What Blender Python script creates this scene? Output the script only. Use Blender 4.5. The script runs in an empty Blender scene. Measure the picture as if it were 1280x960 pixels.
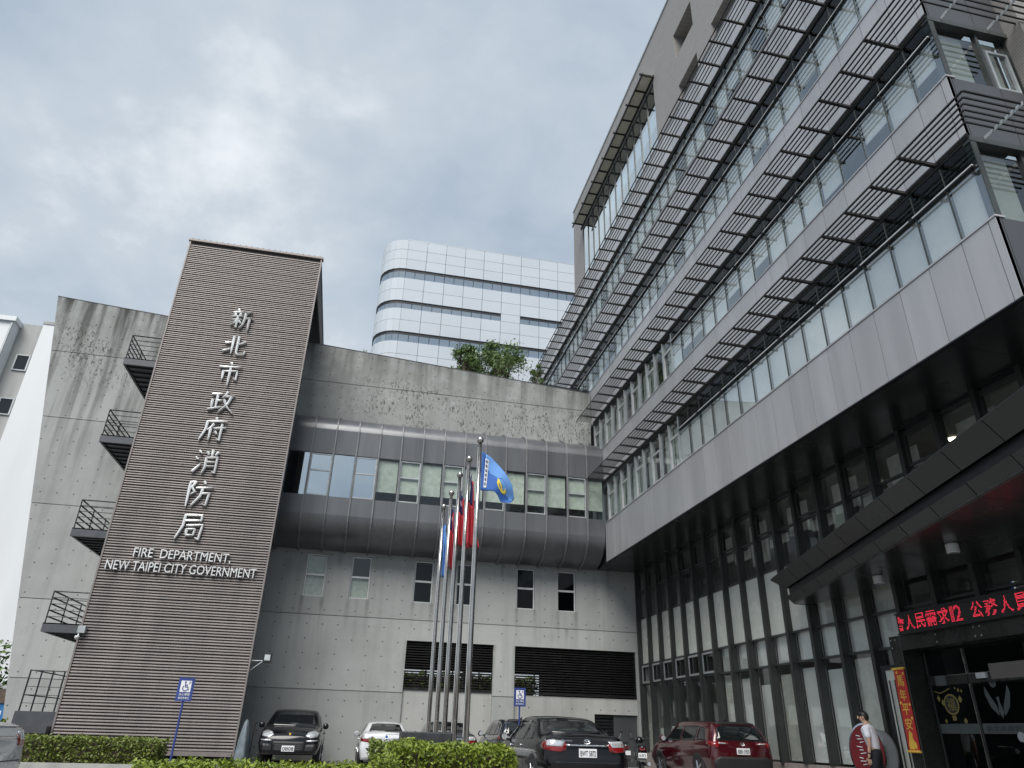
import bpy, math, random
from mathutils import Vector, Matrix, geometry
from mathutils.bvhtree import BVHTree
random.seed(7)
R = math.radians
SC = bpy.context.scene
COL = SC.collection

# ------------------------------------------------------------------ camera, world, sun, exposure
cam_d = bpy.data.cameras.new("camera"); cam = bpy.data.objects.new("camera", cam_d); COL.objects.link(cam)
cam_d.sensor_width = 36.0; cam_d.lens = 884.0 / 1280.0 * 36.0; cam_d.clip_end = 3000; cam_d.clip_start = .05
def _cd(px, py): return Vector((px - 640, -(py - 480), -884.0)).normalized()
_z = _cd(693, -1300); _y = _cd(430, 910); _y = (_y - _z * _y.dot(_z)).normalized(); _x = _y.cross(_z)
cam.matrix_world = Matrix.Translation((0, 0, 1.05)) @ Matrix((_x, _y, _z)).to_4x4()
SC.camera = cam

SUN_EL, SUN_ROT = R(52), R(-153)          # elevation, azimuth measured from +Y towards +X
world = bpy.data.worlds.new("World"); SC.world = world; world.use_nodes = True
nt = world.node_tree; N = nt.nodes; LK = nt.links; N.clear()
def wn(t, **k):
    n = N.new(t)
    for a, b in k.items(): setattr(n, a, b)
    return n
sky = wn('ShaderNodeTexSky', sky_type='NISHITA', sun_disc=False, sun_elevation=SUN_EL, sun_rotation=SUN_ROT)
sky.air_density = 1.3; sky.dust_density = 2.5; sky.ozone_density = 1.5
tc = wn('ShaderNodeTexCoord'); sep = wn('ShaderNodeSeparateXYZ'); LK.new(tc.outputs['Generated'], sep.inputs[0])
za = wn('ShaderNodeMath', operation='MAXIMUM'); LK.new(sep.outputs['Z'], za.inputs[0]); za.inputs[1].default_value = 0.0
zb = wn('ShaderNodeMath', operation='ADD'); LK.new(za.outputs[0], zb.inputs[0]); zb.inputs[1].default_value = 0.28
dx = wn('ShaderNodeMath', operation='DIVIDE'); LK.new(sep.outputs['X'], dx.inputs[0]); LK.new(zb.outputs[0], dx.inputs[1])
dy = wn('ShaderNodeMath', operation='DIVIDE'); LK.new(sep.outputs['Y'], dy.inputs[0]); LK.new(zb.outputs[0], dy.inputs[1])
cmb = wn('ShaderNodeCombineXYZ'); LK.new(dx.outputs[0], cmb.inputs[0]); LK.new(dy.outputs[0], cmb.inputs[1]); cmb.inputs[2].default_value = 3.7
def noise(scale, detail, rough, dist):
    n = wn('ShaderNodeTexNoise'); LK.new(cmb.outputs[0], n.inputs['Vector'])
    n.inputs['Scale'].default_value = scale; n.inputs['Detail'].default_value = detail
    n.inputs['Roughness'].default_value = rough; n.inputs['Distortion'].default_value = dist
    return n
n1 = noise(1.05, 7, .5, .3); n2 = noise(3.0, 9, .58, .15)
mx = wn('ShaderNodeMix', data_type='FLOAT'); mx.inputs[0].default_value = .36
LK.new(n1.outputs['Fac'], mx.inputs[2]); LK.new(n2.outputs['Fac'], mx.inputs[3])
rp = wn('ShaderNodeValToRGB'); LK.new(mx.outputs[0], rp.inputs[0])
e = rp.color_ramp.elements
e[0].position = .38; e[0].color = (2.45, 3.1, 3.95, 1)
e[1].position = .66; e[1].color = (7.6, 7.85, 8.1, 1)
m_ = e.new(.48); m_.color = (3.5, 4.15, 4.95, 1)
m_ = e.new(.57); m_.color = (4.6, 5.15, 5.7, 1)
cm = wn('ShaderNodeMix', data_type='RGBA'); cm.inputs[0].default_value = .94
LK.new(sky.outputs[0], cm.inputs[6]); LK.new(rp.outputs[0], cm.inputs[7])
bg = wn('ShaderNodeBackground'); bg.inputs['Strength'].default_value = .1; LK.new(cm.outputs[2], bg.inputs['Color'])
wo = wn('ShaderNodeOutputWorld'); LK.new(bg.outputs[0], wo.inputs['Surface'])

sd = bpy.data.lights.new("sun", 'SUN'); sd.energy = 3.0; sd.angle = R(38); sd.color = (1, .965, .91)
sun = bpy.data.objects.new("sun", sd); COL.objects.link(sun)
sdir = Vector((math.sin(SUN_ROT) * math.cos(SUN_EL), math.cos(SUN_ROT) * math.cos(SUN_EL), math.sin(SUN_EL)))
sun.rotation_euler = sdir.to_track_quat('Z', 'Y').to_euler(); sun.location = (0, 0, 60)

vs = SC.view_settings; vs.view_transform = 'Standard'; vs.look = 'None'; vs.gamma = 1; vs.use_curve_mapping = False; vs.exposure = 0.4
SC.cycles.max_bounces = 7; SC.cycles.transparent_max_bounces = 12; SC.cycles.glossy_bounces = 4
SC.cycles.diffuse_bounces = 3; SC.cycles.caustics_reflective = False; SC.cycles.caustics_refractive = False
SC.cycles.use_denoising = True

# ------------------------------------------------------------------ materials
class NT:
    def __init__(s, m): s.t = m.node_tree; s.n = s.t.nodes; s.l = s.t.links
    def new(s, t, ins=None, **k):
        n = s.n.new(t)
        for a, b in k.items(): setattr(n, a, b)
        for a, b in (ins or {}).items():
            if hasattr(b, 'links') or isinstance(b, bpy.types.NodeSocket): s.l.new(b, n.inputs[a])
            else: n.inputs[a].default_value = b
        return n
    def math(s, op, a, b=None, c=None):
        i = {0: a}
        if b is not None: i[1] = b
        if c is not None: i[2] = c
        return s.new('ShaderNodeMath', i, operation=op).outputs[0]
    def mixc(s, f, a, b, bt='MIX'):
        return s.new('ShaderNodeMix', {0: f, 6: a, 7: b}, data_type='RGBA', blend_type=bt).outputs[2]
    def ramp(s, f, p0, p1):
        return s.new('ShaderNodeMapRange', {0: f, 1: p0, 2: p1, 3: 0.0, 4: 1.0}).outputs[0]
    def noise(s, v, scale, detail=4, rough=.55):
        return s.new('ShaderNodeTexNoise', {'Vector': v, 'Scale': scale, 'Detail': detail, 'Roughness': rough}).outputs['Fac']
M = {}
def base(name):
    m = bpy.data.materials.new(name); m.use_nodes = True; M[name] = m
    t = NT(m); p = t.n['Principled BSDF']; return t, p
def c4(c): return (c[0], c[1], c[2], 1)
def plain(name, col, rough=.5, metal=0.0, var=.12, scale=3.0, bump=0.0, rnd=0.0, coat=0.0, spec=.5, streak=False):
    """noise-varied surface; rnd varies the tone from piece to piece"""
    t, p = base(name)
    g = t.new('ShaderNodeNewGeometry'); v = g.outputs['Position']
    if streak:
        v = t.new('ShaderNodeVectorMath', {0: v, 1: (1, 1, .12)}, operation='MULTIPLY').outputs[0]
    nz = t.noise(v, scale, 5)
    f = t.new('ShaderNodeMapRange', {0: nz, 1: .3, 2: .7, 3: 1 - var, 4: 1 + var}).outputs[0]
    if rnd:
        oi = t.new('ShaderNodeObjectInfo')
        f = t.math('MULTIPLY', f, t.new('ShaderNodeMapRange', {0: oi.outputs['Random'], 3: 1 - rnd, 4: 1 + rnd}).outputs[0])
    vm = t.new('ShaderNodeVectorMath', {0: col, 'Scale': f}, operation='SCALE')
    t.l.new(vm.outputs[0], p.inputs['Base Color'])
    rr = t.new('ShaderNodeMapRange', {0: nz, 1: .3, 2: .7, 3: max(.02, rough - .07), 4: min(1, rough + .07)}).outputs[0]
    t.l.new(rr, p.inputs['Roughness'])
    p.inputs['Metallic'].default_value = metal; p.inputs['Specular IOR Level'].default_value = spec
    if coat: p.inputs['Coat Weight'].default_value = coat; p.inputs['Coat Roughness'].default_value = .04
    if bump:
        fine = t.noise(g.outputs['Position'], scale * 14, 3)
        b = t.new('ShaderNodeBump', {'Height': fine, 'Strength': bump, 'Distance': .02}); t.l.new(b.outputs[0], p.inputs['Normal'])
    return M[name]
def emit(name, col, st):
    t, p = base(name); p.inputs['Base Color'].default_value = c4(col)
    p.inputs['Emission Color'].default_value = c4(col); p.inputs['Emission Strength'].default_value = st; return M[name]
def glass(name, tint, ior=1.5, rough=.01, wob=.004, gain=1.0):
    m = bpy.data.materials.new(name); m.use_nodes = True; M[name] = m; t = NT(m); t.n.clear()
    g = t.new('ShaderNodeNewGeometry'); nz = t.noise(g.outputs['Position'], 1.1, 2)
    b = t.new('ShaderNodeBump', {'Height': nz, 'Strength': .5, 'Distance': wob})
    fr = t.new('ShaderNodeFresnel', {'IOR': ior, 'Normal': b.outputs[0]})
    f = t.math('MULTIPLY', t.math('MINIMUM', t.math('MULTIPLY', fr.outputs[0], gain), 1.0), t.math('SUBTRACT', 1.0, g.outputs['Backfacing']))
    tr = t.new('ShaderNodeBsdfTransparent', {'Color': c4(tint)})
    gl = t.new('ShaderNodeBsdfGlossy', {'Roughness': rough, 'Normal': b.outputs[0], 'Color': (.95, .98, 1, 1)})
    mxs = t.new('ShaderNodeMixShader', {0: f, 1: tr.outputs[0], 2: gl.outputs[0]})
    t.l.new(mxs.outputs[0], t.new('ShaderNodeOutputMaterial').inputs[0]); return m

def coated(name, tint, refl, wob=.0006):
    """solar-control glass: a mirror coating over a tinted pane"""
    m = bpy.data.materials.new(name); m.use_nodes = True; M[name] = m; t = NT(m); t.n.clear()
    g = t.new('ShaderNodeNewGeometry'); nz = t.noise(g.outputs['Position'], .9, 2)
    b = t.new('ShaderNodeBump', {'Height': nz, 'Strength': .5, 'Distance': wob})
    fr = t.new('ShaderNodeFresnel', {'IOR': 1.5, 'Normal': b.outputs[0]})
    f = t.math('MULTIPLY', t.math('ADD', refl, t.math('MULTIPLY', fr.outputs[0], 1 - refl)), t.math('SUBTRACT', 1.0, g.outputs['Backfacing']))
    tr = t.new('ShaderNodeBsdfTransparent', {'Color': c4(tint)}); gl = t.new('ShaderNodeBsdfGlossy', {'Roughness': .012, 'Normal': b.outputs[0], 'Color': (.9, .97, 1, 1)})
    mxs = t.new('ShaderNodeMixShader', {0: f, 1: tr.outputs[0], 2: gl.outputs[0]})
    t.l.new(mxs.outputs[0], t.new('ShaderNodeOutputMaterial').inputs[0]); return m
def concrete(name, col, mold):
    """board-smooth fair-faced concrete: tie holes on a grid, rain streaks, algae and, where mold, black lichen below the coping"""
    t, p = base(name)
    pos = t.new('ShaderNodeNewGeometry').outputs['Position']
    s = t.new('ShaderNodeSeparateXYZ', {0: pos}); X, Z = s.outputs[0], s.outputs[2]
    big = t.noise(pos, .35, 5); mid = t.noise(pos, 2.2, 6); fine = t.noise(pos, 14, 5)
    sv = t.new('ShaderNodeVectorMath', {0: pos, 1: (2.6, 2.6, .16)}, operation='MULTIPLY').outputs[0]
    streak = t.noise(sv, 1.0, 6, .6)
    c = t.mixc(t.ramp(big, .3, .7), c4([a * .84 for a in col]), c4([a * 1.1 for a in col]))
    c = t.mixc(t.math('MULTIPLY', t.ramp(streak, .48, .72), .36), c, c4((col[0] * .5, col[1] * .52, col[2] * .5)))
    c = t.mixc(t.math('MULTIPLY', t.ramp(mid, .5, .75), .3), c, c4((col[0] * 1.18, col[1] * 1.18, col[2] * 1.16)))
    oi = t.new('ShaderNodeObjectInfo')
    c = t.mixc(1.0, c, t.new('ShaderNodeCombineXYZ', {k_: t.new('ShaderNodeMapRange', {0: oi.outputs['Random'], 3: .92, 4: 1.07}).outputs[0] for k_ in range(3)}).outputs[0], 'MULTIPLY')
    if mold:
        dr = None
        for xe, z_s, ln in [(w_, 5.96, 1.5) for ab in ((-2.32, -1.5), (-.46, .34), (2.2, 3.0), (4.02, 4.8), (6.69, 7.5), (8.54, 9.37)) for w_ in ab] + [(2.11, 4.43, 3.2), (5.75, 4.43, 2.6), (6.67, 4.43, 2.6), (8.95, 5.24, .9), (10.9, 8.0, 2.4), (-1.0, 7.9, 1.6), (6.0, 7.9, 1.3)]:
            wob_ = t.math('MULTIPLY', t.math('SUBTRACT', streak, .5), .12)
            a_ = t.math('SUBTRACT', 1.0, t.ramp(t.math('ABSOLUTE', t.math('SUBTRACT', t.math('ADD', X, wob_), xe)), .015, .13))
            b_ = t.math('MULTIPLY', t.math('LESS_THAN', Z, z_s), t.math('SUBTRACT', 1.0, t.ramp(t.math('SUBTRACT', z_s, Z), .0, ln)))
            q_ = t.math('MULTIPLY', a_, b_); dr = q_ if dr is None else t.math('MAXIMUM', dr, q_)
        c = t.mixc(t.math('MULTIPLY', t.math('MULTIPLY', dr, t.ramp(mid, .3, .6)), .5), c, (.07, .072, .066, 1))
    # tie holes
    def fr(o, pitch, ph): return t.math('SUBTRACT', t.math('FRACT', t.math('DIVIDE', t.math('ADD', o, ph), pitch)), .5)
    a = t.math('MULTIPLY', fr(X, .62, 40.1), .62); b = t.math('MULTIPLY', fr(Z, .56, 9.96), .56)
    d = t.math('SQRT', t.math('ADD', t.math('MULTIPLY', a, a), t.math('MULTIPLY', b, b)))
    hole = t.math('SUBTRACT', 1.0, t.ramp(d, .02, .036))
    hn = t.new('ShaderNodeTexWhiteNoise', {'Vector': t.new('ShaderNodeCombineXYZ', {0: t.math('FLOOR', t.math('DIVIDE', t.math('ADD', X, 40.1), .62)), 1: t.math('FLOOR', t.math('DIVIDE', t.math('ADD', Z, 9.96), .56))}).outputs[0]})
    hole = t.math('MULTIPLY', hole, t.math('GREATER_THAN', hn.outputs[0], .12))
    if mold:
        # lichen: specks in the lift under the coping and dark run-off from the top of the wall
        top = t.math('ADD', 17.4, t.math('MULTIPLY', X, -.069))      # height of the coping
        dz = t.math('SUBTRACT', top, Z)
        specks = t.math('MULTIPLY', t.ramp(t.noise(t.new('ShaderNodeVectorMath', {0: pos, 1: (1.3, 1, .62)}, operation='MULTIPLY').outputs[0], 10.5, 8, .72), .53, .59), t.math('MULTIPLY', t.ramp(t.noise(pos, .8, 4), .36, .52), t.math('MAXIMUM', t.ramp(X, -2.5, .2), t.math('SUBTRACT', 1.0, t.ramp(X, -11.5, -9)))))
        band = t.math('MULTIPLY', t.ramp(dz, .8, 1.5), t.math('SUBTRACT', 1.0, t.ramp(dz, 3.0, 4.6)))
        c = t.mixc(t.math('MULTIPLY', t.math('MULTIPLY', specks, band), .9), c, (.022, .024, .021, 1))
        c = t.mixc(t.math('MULTIPLY', t.math('SUBTRACT', 1.0, t.ramp(dz, 1.2, 5.2)), t.math('MULTIPLY', t.ramp(mid, .32, .62), .42)), c, (.17, .18, .16, 1))
        run = t.math('MULTIPLY', t.ramp(streak, .38, .6), t.math('SUBTRACT', 1.0, t.ramp(dz, .0, 1.7)))
        left = t.math('SUBTRACT', 1.0, t.ramp(X, -9, -2))
        c = t.mixc(t.math('MULTIPLY', run, t.math('ADD', .52, t.math('MULTIPLY', left, .35))), c, (.035, .037, .033, 1))
        run2 = t.math('MULTIPLY', t.math('MULTIPLY', t.ramp(streak, .5, .66), left), t.math('SUBTRACT', 1.0, t.ramp(dz, 1.5, 8.5)))
        c = t.mixc(t.math('MULTIPLY', run2, .72), c, (.05, .053, .047, 1))
    c = t.mixc(t.math('MULTIPLY', hole, .68), c, (.03, .03, .03, 1))
    t.l.new(c, p.inputs['Base Color']); p.inputs['Roughness'].default_value = .82; p.inputs['Specular IOR Level'].default_value = .3
    h = t.math('SUBTRACT', t.math('ADD', t.math('MULTIPLY', fine, .4), t.math('MULTIPLY', mid, .5)), t.math('MULTIPLY', hole, 1.2))
    bm = t.new('ShaderNodeBump', {'Height': h, 'Strength': .45, 'Distance': .02}); t.l.new(bm.outputs[0], p.inputs['Normal'])
    return M[name]

concrete('concrete', (.385, .398, .39), True)
concrete('concrete_plain', (.42, .425, .41), False)
plain('slat_metal', (.245, .218, .208), .45, .2, .22, 1.3, 0, .06, streak=True)
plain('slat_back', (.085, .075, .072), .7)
plain('tower_trim', (.23, .205, .195), .45, .2)
plain('dark_steel', (.03, .033, .04), .42, .3, .2)
plain('balcony_grey', (.085, .09, .1), .45, .25)
plain('panel_metal', (.46, .46, .472), .42, .25, .11, 1.6, 0, .06, streak=True)
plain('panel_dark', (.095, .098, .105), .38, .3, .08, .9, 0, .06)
plain('tube_metal', (.15, .156, .165), .36, .4, .16, 1.1, 0, .05, streak=True)
plain('rib_metal', (.21, .215, .22), .4, .3)
plain('louver_metal', (.014, .0135, .014), .5, .2, .15)
plain('frame_grey', (.42, .45, .46), .4, .3)
plain('frame_white', (.62, .64, .64), .4, .1)
plain('mullion_dark', (.07, .078, .075), .38, .3, .1)
plain('fin_metal', (.05, .055, .052), .4, .3, .12)
plain('soffit_black', (.04, .046, .047), .22, .2, .15, 1.0, 0, .12)
plain('canopy_panel', (.05, .054, .055), .3, .4, .1, 1.0, 0, .08)
plain('canopy_seam', (.22, .22, .21), .4, .3)
plain('frosted', (.66, .68, .62), .25, 0, .06, 1.5, 0, .05)
plain('granite', (.34, .30, .28), .45, 0, .2, 8)
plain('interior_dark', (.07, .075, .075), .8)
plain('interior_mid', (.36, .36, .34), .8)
plain('blind', (.8, .82, .8), .7, 0, .1, 1.2, 0, .16)
plain('cream_panel', (.78, .73, .62), .6)
plain('shelf_white', (.8, .81, .8), .35)
plain('curtain', (.66, .67, .61), .8, 0, .15, 5, 0, .12)
plain('white_tile', (.68, .71, .74), .38, 0, .05, .4)
plain('left_stain', (.36, .37, .36), .6, 0, .3, .8, streak=True)
plain('white_panel', (.52, .565, .61), .62, 0, .04, .2, 0, .03)
plain('black_gap', (.015, .018, .022), .5)
plain('stainless', (.46, .44, .42), .24, 1.0, .1, 3)
plain('letter_steel', (.82, .82, .815), .3, .35, .1, 3)
plain('asphalt', (.055, .056, .058), .9, 0, .3, 2.5, .6)
plain('paving', (.22, .22, .215), .8, 0, .2, 2.0, .4)
plain('kerb', (.36, .36, .34), .8, 0, .2, 2.0, .3)
plain('stone_dark', (.04, .042, .045), .35, 0, .3, 9)
plain('soil', (.05, .04, .03), .95, 0, .3, 6)
plain('bark', (.12, .09, .07), .9, 0, .3, 9, .6)
plain('sign_blue', (.03, .055, .22), .4)
plain('sign_white', (.75, .76, .78), .45, 0, .05)
plain('red_cloth', (.45, .035, .05), .7, 0, .1)
plain('red_banner', (.5, .035, .03), .6, 0, .1)
plain('oval_red', (.16, .012, .016), .4, 0, .1)
plain('grey_shell', (.2, .21, .21), .5, .3, .1)
plain('gold', (.8, .52, .08), .5, 0, .15)
plain('navy', (.02, .03, .13), .7)
plain('flag_blue', (.13, .31, .68), .7, 0, .1)
plain('flag_deep', (.03, .12, .42), .7, 0, .1)
plain('flag_yellow', (.75, .6, .06), .7)
plain('tarp', (.13, .16, .185), .55, 0, .25, 6)
plain('led_board', (.012, .014, .013), .4)
plain('portal_metal', (.045, .048, .045), .28, .5, .12)
plain('bolt', (.5, .5, .48), .3, 1)
plain('decal_grey', (.075, .09, .09), .6)
plain('notice_tan', (.16, .145, .13), .7)
plain('decal_dark', (.02, .025, .025), .6)
plain('decal_gold', (.24, .19, .06), .45)
plain('skin', (.5, .31, .22), .55, 0, .06, 20)
plain('shirt', (.72, .73, .8), .8, 0, .05, 9)
plain('trousers', (.012, .013, .018), .85)
plain('hair', (.012, .01, .01), .5)
plain('paint_black', (.004, .004, .005), .16, 0, .05, 2, coat=.35, spec=.35)
plain('paint_white', (.66, .68, .7), .2, 0, .03, 2, coat=1)
plain('paint_silver', (.62, .64, .66), .25, .2, .03, 2, coat=1)
plain('paint_red', (.062, .004, .008), .2, .2, .05, 2, coat=1)
plain('paint_grey', (.035, .038, .043), .2, .3, .05, 2, coat=1)
plain('paint_navy', (.012, .016, .03), .2, .2, .05, 2, coat=1)
plain('car_glass', (.008, .01, .011), .04, 0, .1, 2, spec=.8)
plain('rubber', (.018, .018, .019), .75)
plain('trim_black', (.016, .016, .018), .5)
plain('chrome', (.75, .76, .78), .12, 1)
plain('alloy', (.45, .46, .48), .3, .9)
plain('lamp_red', (.2, .005, .008), .12, 0, .1, 30, coat=1)
plain('lamp_clear', (.62, .64, .66), .1, .5, .25, 40, coat=1)
plain('plate_white', (.78, .79, .8), .4, 0, .04)
plain('plate_ink', (.02, .02, .03), .5)
plain('blue_plastic', (.03, .17, .42), .4)
emit('led_red', (1, .04, .08), 1.2)
emit('downlight', (1, .93, .8), 5.0)
glass('pane_glass', (.88, .915, .905), 1.52, .012, .0006, 1.5)
glass('sky_glass', (.30, .40, .48), 1.6, .01, .0006, 2.6)
glass('entry_glass', (.40, .45, .45), 1.45, .01, .0004)
coated('coated_glass', (.97, .985, .985), .24)
glass('upper_glass', (.6, .65, .65), 1.45, .01, .0006, .55)
coated('mirror_glass', (.6, .7, .75), .62)
coated('strip_glass', (.55, .68, .82), .5)
coated('dim_glass', (.95, .96, .95), .11)

def leafmat(name, c0, c1):
    t, p = base(name)
    g = t.new('ShaderNodeNewGeometry'); nz = t.noise(g.outputs['Position'], 9, 3)
    r = t.math('ADD', t.math('MULTIPLY', g.outputs['Random Per Island'], .65), t.math('MULTIPLY', nz, .35))
    t.l.new(t.mixc(r, c4(c0), c4(c1)), p.inputs['Base Color']); p.inputs['Roughness'].default_value = .5
    try:
        p.inputs['Subsurface Weight'].default_value = 0
        p.inputs['Transmission Weight'].default_value = 0
    except Exception: pass
    return M[name]
leafmat('leaf_bright', (.045, .085, .008), (.27, .34, .035))
leafmat('leaf_mid', (.055, .09, .014), (.21, .255, .045))
leafmat('leaf_tree', (.05, .10, .025), (.16, .25, .07))
def tilemat(name, col, bw, bh, axis_x, amt):
    """far-off small tiles: the joints are only a faint relief"""
    t, p = base(name); pos = t.new('ShaderNodeNewGeometry').outputs['Position']; s = t.new('ShaderNodeSeparateXYZ', {0: pos})
    v = t.new('ShaderNodeCombineXYZ', {0: s.outputs[0 if axis_x else 1], 1: s.outputs[2]}).outputs[0]
    br = t.new('ShaderNodeTexBrick', {'Vector': v, 'Color1': c4([a * .93 for a in col]), 'Color2': c4([a * 1.07 for a in col]), 'Mortar': c4([a * amt for a in col]),
        'Scale': 1.0, 'Mortar Size': .012, 'Brick Width': bw, 'Row Height': bh})
    nz = t.noise(pos, .6, 5)
    c = t.mixc(t.math('MULTIPLY', t.ramp(nz, .4, .7), .25), br.outputs['Color'], c4([a * .7 for a in col]))
    t.l.new(c, p.inputs['Base Color']); p.inputs['Roughness'].default_value = .7; return M[name]
tilemat('taupe_tile', (.36, .345, .33), .24, .075, False, .62)
plain('left_tile', (.74, .765, .78), .5, 0, .05, .5, 0, 0, streak=True)
tilemat('taupe_tile_x', (.30, .285, .27), .24, .075, True, .62)

# ------------------------------------------------------------------ object helpers
OFF = {}
def V(*a): return Vector(a)
def _link(o, parent):
    COL.objects.link(o)
    if parent is not None: o.parent = parent
def tag(o, label=None, cat=None, group=None, kind=None):
    if label: o['label'] = label
    if cat: o['category'] = cat
    if group: o['group'] = group
    if kind: o['kind'] = kind
    return o
def thing(name, label, cat, loc, group=None, rotz=None):
    o = bpy.data.objects.new(name, None); COL.objects.link(o); o.location = loc; o.empty_display_size = .3
    if rotz is not None: o.rotation_euler = (0, 0, rotz); OFF[o.name] = V(0, 0, 0)
    else: OFF[o.name] = Vector(loc)
    return tag(o, label, cat, group)
def poff(parent): return OFF[parent.name] if parent is not None else V(0, 0, 0)
def mesh(name, vs_, fs, mat, parent=None, smooth=False, origin=None):
    """one mesh object from coordinates given in the parent's frame (world for a static thing)"""
    vs_ = [Vector(v) for v in vs_]
    if origin is None:
        lo = [min(v[i] for v in vs_) for i in range(3)]; hi = [max(v[i] for v in vs_) for i in range(3)]
        origin = V((lo[0] + hi[0]) / 2, (lo[1] + hi[1]) / 2, lo[2])
    origin = Vector(origin)
    me = bpy.data.meshes.new(name); me.from_pydata([v - origin for v in vs_], [], fs); me.update()
    if mat: me.materials.append(M[mat] if isinstance(mat, str) else mat)
    if smooth: me.polygons.foreach_set('use_smooth', [True] * len(me.polygons))
    o = bpy.data.objects.new(name, me); _link(o, parent); o.location = origin - poff(parent); OFF[o.name] = origin
    return o
BF = [(0, 3, 2, 1), (4, 5, 6, 7), (0, 1, 5, 4), (1, 2, 6, 5), (2, 3, 7, 6), (3, 0, 4, 7)]
CACHE = {}
def box(name, lo, hi, mat, parent=None, bev=0.0):
    """a box object; equal boxes share their mesh data; bev chamfers the edges"""
    d = tuple(round(hi[i] - lo[i], 4) for i in range(3)); key = (d, mat, bev)
    if key not in CACHE:
        x, y, z = d[0] / 2, d[1] / 2, d[2] / 2
        me = bpy.data.meshes.new(name)
        if not bev:
            me.from_pydata([(-x, -y, -z), (x, -y, -z), (x, y, -z), (-x, y, -z), (-x, -y, z), (x, -y, z), (x, y, z), (-x, y, z)], [], BF)
        else:
            import bmesh
            bm = bmesh.new(); bmesh.ops.create_cube(bm, size=1.0)
            for v in bm.verts: v.co = V(v.co.x * d[0], v.co.y * d[1], v.co.z * d[2])
            bmesh.ops.bevel(bm, geom=list(bm.edges), offset=min(bev, min(d) * .4), segments=1, affect='EDGES'); bm.to_mesh(me); bm.free()
        me.materials.append(M[mat]); CACHE[key] = me
    c = V(*[(hi[i] + lo[i]) / 2 for i in range(3)])
    o = bpy.data.objects.new(name, CACHE[key]); _link(o, parent); o.location = c - poff(parent); OFF[o.name] = c
    return o
class G:
    """collects faces of ONE part"""
    def __init__(s): s.v = []; s.f = []
    def add(s, vs_, fs):
        b = len(s.v); s.v += [Vector(v) for v in vs_]; s.f += [tuple(i + b for i in f) for f in fs]; return s
    def box(s, lo, hi):
        x0, y0, z0 = lo; x1, y1, z1 = hi
        return s.add([(x0, y0, z0), (x1, y0, z0), (x1, y1, z0), (x0, y1, z0), (x0, y0, z1), (x1, y0, z1), (x1, y1, z1), (x0, y1, z1)], BF)
    def prism(s, poly, ext):
        """polygon (3-D points, counter-clockwise seen from the side opposite to ext) pushed along ext"""
        n = len(poly); ext = Vector(ext); p = [Vector(q) for q in poly]
        nrm = sum((p[i].cross(p[(i + 1) % n]) for i in range(n)), V(0, 0, 0))
        if nrm.dot(ext) < 0: p = p[::-1]
        return s.add(p + [q + ext for q in p], [tuple(range(n))[::-1], tuple(range(n, 2 * n))] + [(i, (i + 1) % n, (i + 1) % n + n, i + n) for i in range(n)])
    def tube(s, pts, r, n=8, cap=True):
        pts = [Vector(p) for p in pts]; rs = r if isinstance(r, (list, tuple)) else [r] * len(pts); rings = []
        for i, p in enumerate(pts):
            d = (pts[min(i + 1, len(pts) - 1)] - pts[max(i - 1, 0)]).normalized()
            a = d.cross(V(0, 0, 1)) if abs(d.z) < .95 else d.cross(V(0, 1, 0)); a.normalize(); b = d.cross(a)
            rings.append([p + (a * math.cos(2 * math.pi * k / n) + b * math.sin(2 * math.pi * k / n)) * rs[i] for k in range(n)])
        fs = [(i * n + k, i * n + (k + 1) % n, (i + 1) * n + (k + 1) % n, (i + 1) * n + k) for i in range(len(pts) - 1) for k in range(n)]
        if cap: fs += [tuple(range(n))[::-1], tuple(range((len(pts) - 1) * n, len(pts) * n))]
        return s.add([q for r_ in rings for q in r_], fs)
    def lathe(s, prof, c, n=16, axis='z'):
        """prof: (radius, height) pairs"""
        vs_ = []
        for r_, h in prof:
            for k in range(n):
                a = 2 * math.pi * k / n; x, y = r_ * math.cos(a), r_ * math.sin(a)
                vs_.append(Vector(c) + (V(x, y, h) if axis == 'z' else V(h, x, y) if axis == 'x' else V(y, h, x)))
        m = len(prof)
        fs = [(i * n + k, i * n + (k + 1) % n, (i + 1) * n + (k + 1) % n, (i + 1) * n + k) for i in range(m - 1) for k in range(n)]
        return s.add(vs_, fs + [tuple(range(n))[::-1], tuple(range((m - 1) * n, m * n))])
    def obj(s, name, mat, parent=None, smooth=False, origin=None): return mesh(name, s.v, s.f, mat, parent, smooth, origin)

# text as meshes -----------------------------------------------------------
def text_data(body, size=1.0, bold=0.0, extrude=0.0):
    cu = bpy.data.curves.new('text', 'FONT'); cu.body = body; cu.size = size; cu.offset = bold; cu.extrude = extrude; cu.resolution_u = 3
    o = bpy.data.objects.new('text', cu); COL.objects.link(o); dg = bpy.context.evaluated_depsgraph_get(); dg.update()
    me = bpy.data.meshes.new_from_object(o.evaluated_get(dg)); v = [p.co.copy() for p in me.vertices]; f = [tuple(p.vertices) for p in me.polygons]
    bpy.data.objects.remove(o); bpy.data.curves.remove(cu); bpy.data.meshes.remove(me)
    return v, f
def text_obj(name, body, mat, parent, p0, ux, uy, w, h, depth=.01, bold=0.0):
    """lettering fitted to w x h from corner p0 along ux and uy, pushed depth along ux x uy"""
    v, f = text_data(body, 1.0, bold, .5)
    lo = [min(p[i] for p in v) for i in range(2)]; hi = [max(p[i] for p in v) for i in range(2)]
    ux, uy, p0 = Vector(ux), Vector(uy), Vector(p0); un = ux.cross(uy)
    vv = [p0 + ux * ((p.x - lo[0]) / (hi[0] - lo[0]) * w) + uy * ((p.y - lo[1]) / (hi[1] - lo[1]) * h) + un * ((p.z + .5) * depth) for p in v]
    return mesh(name, vv, f, mat, parent)

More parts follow.
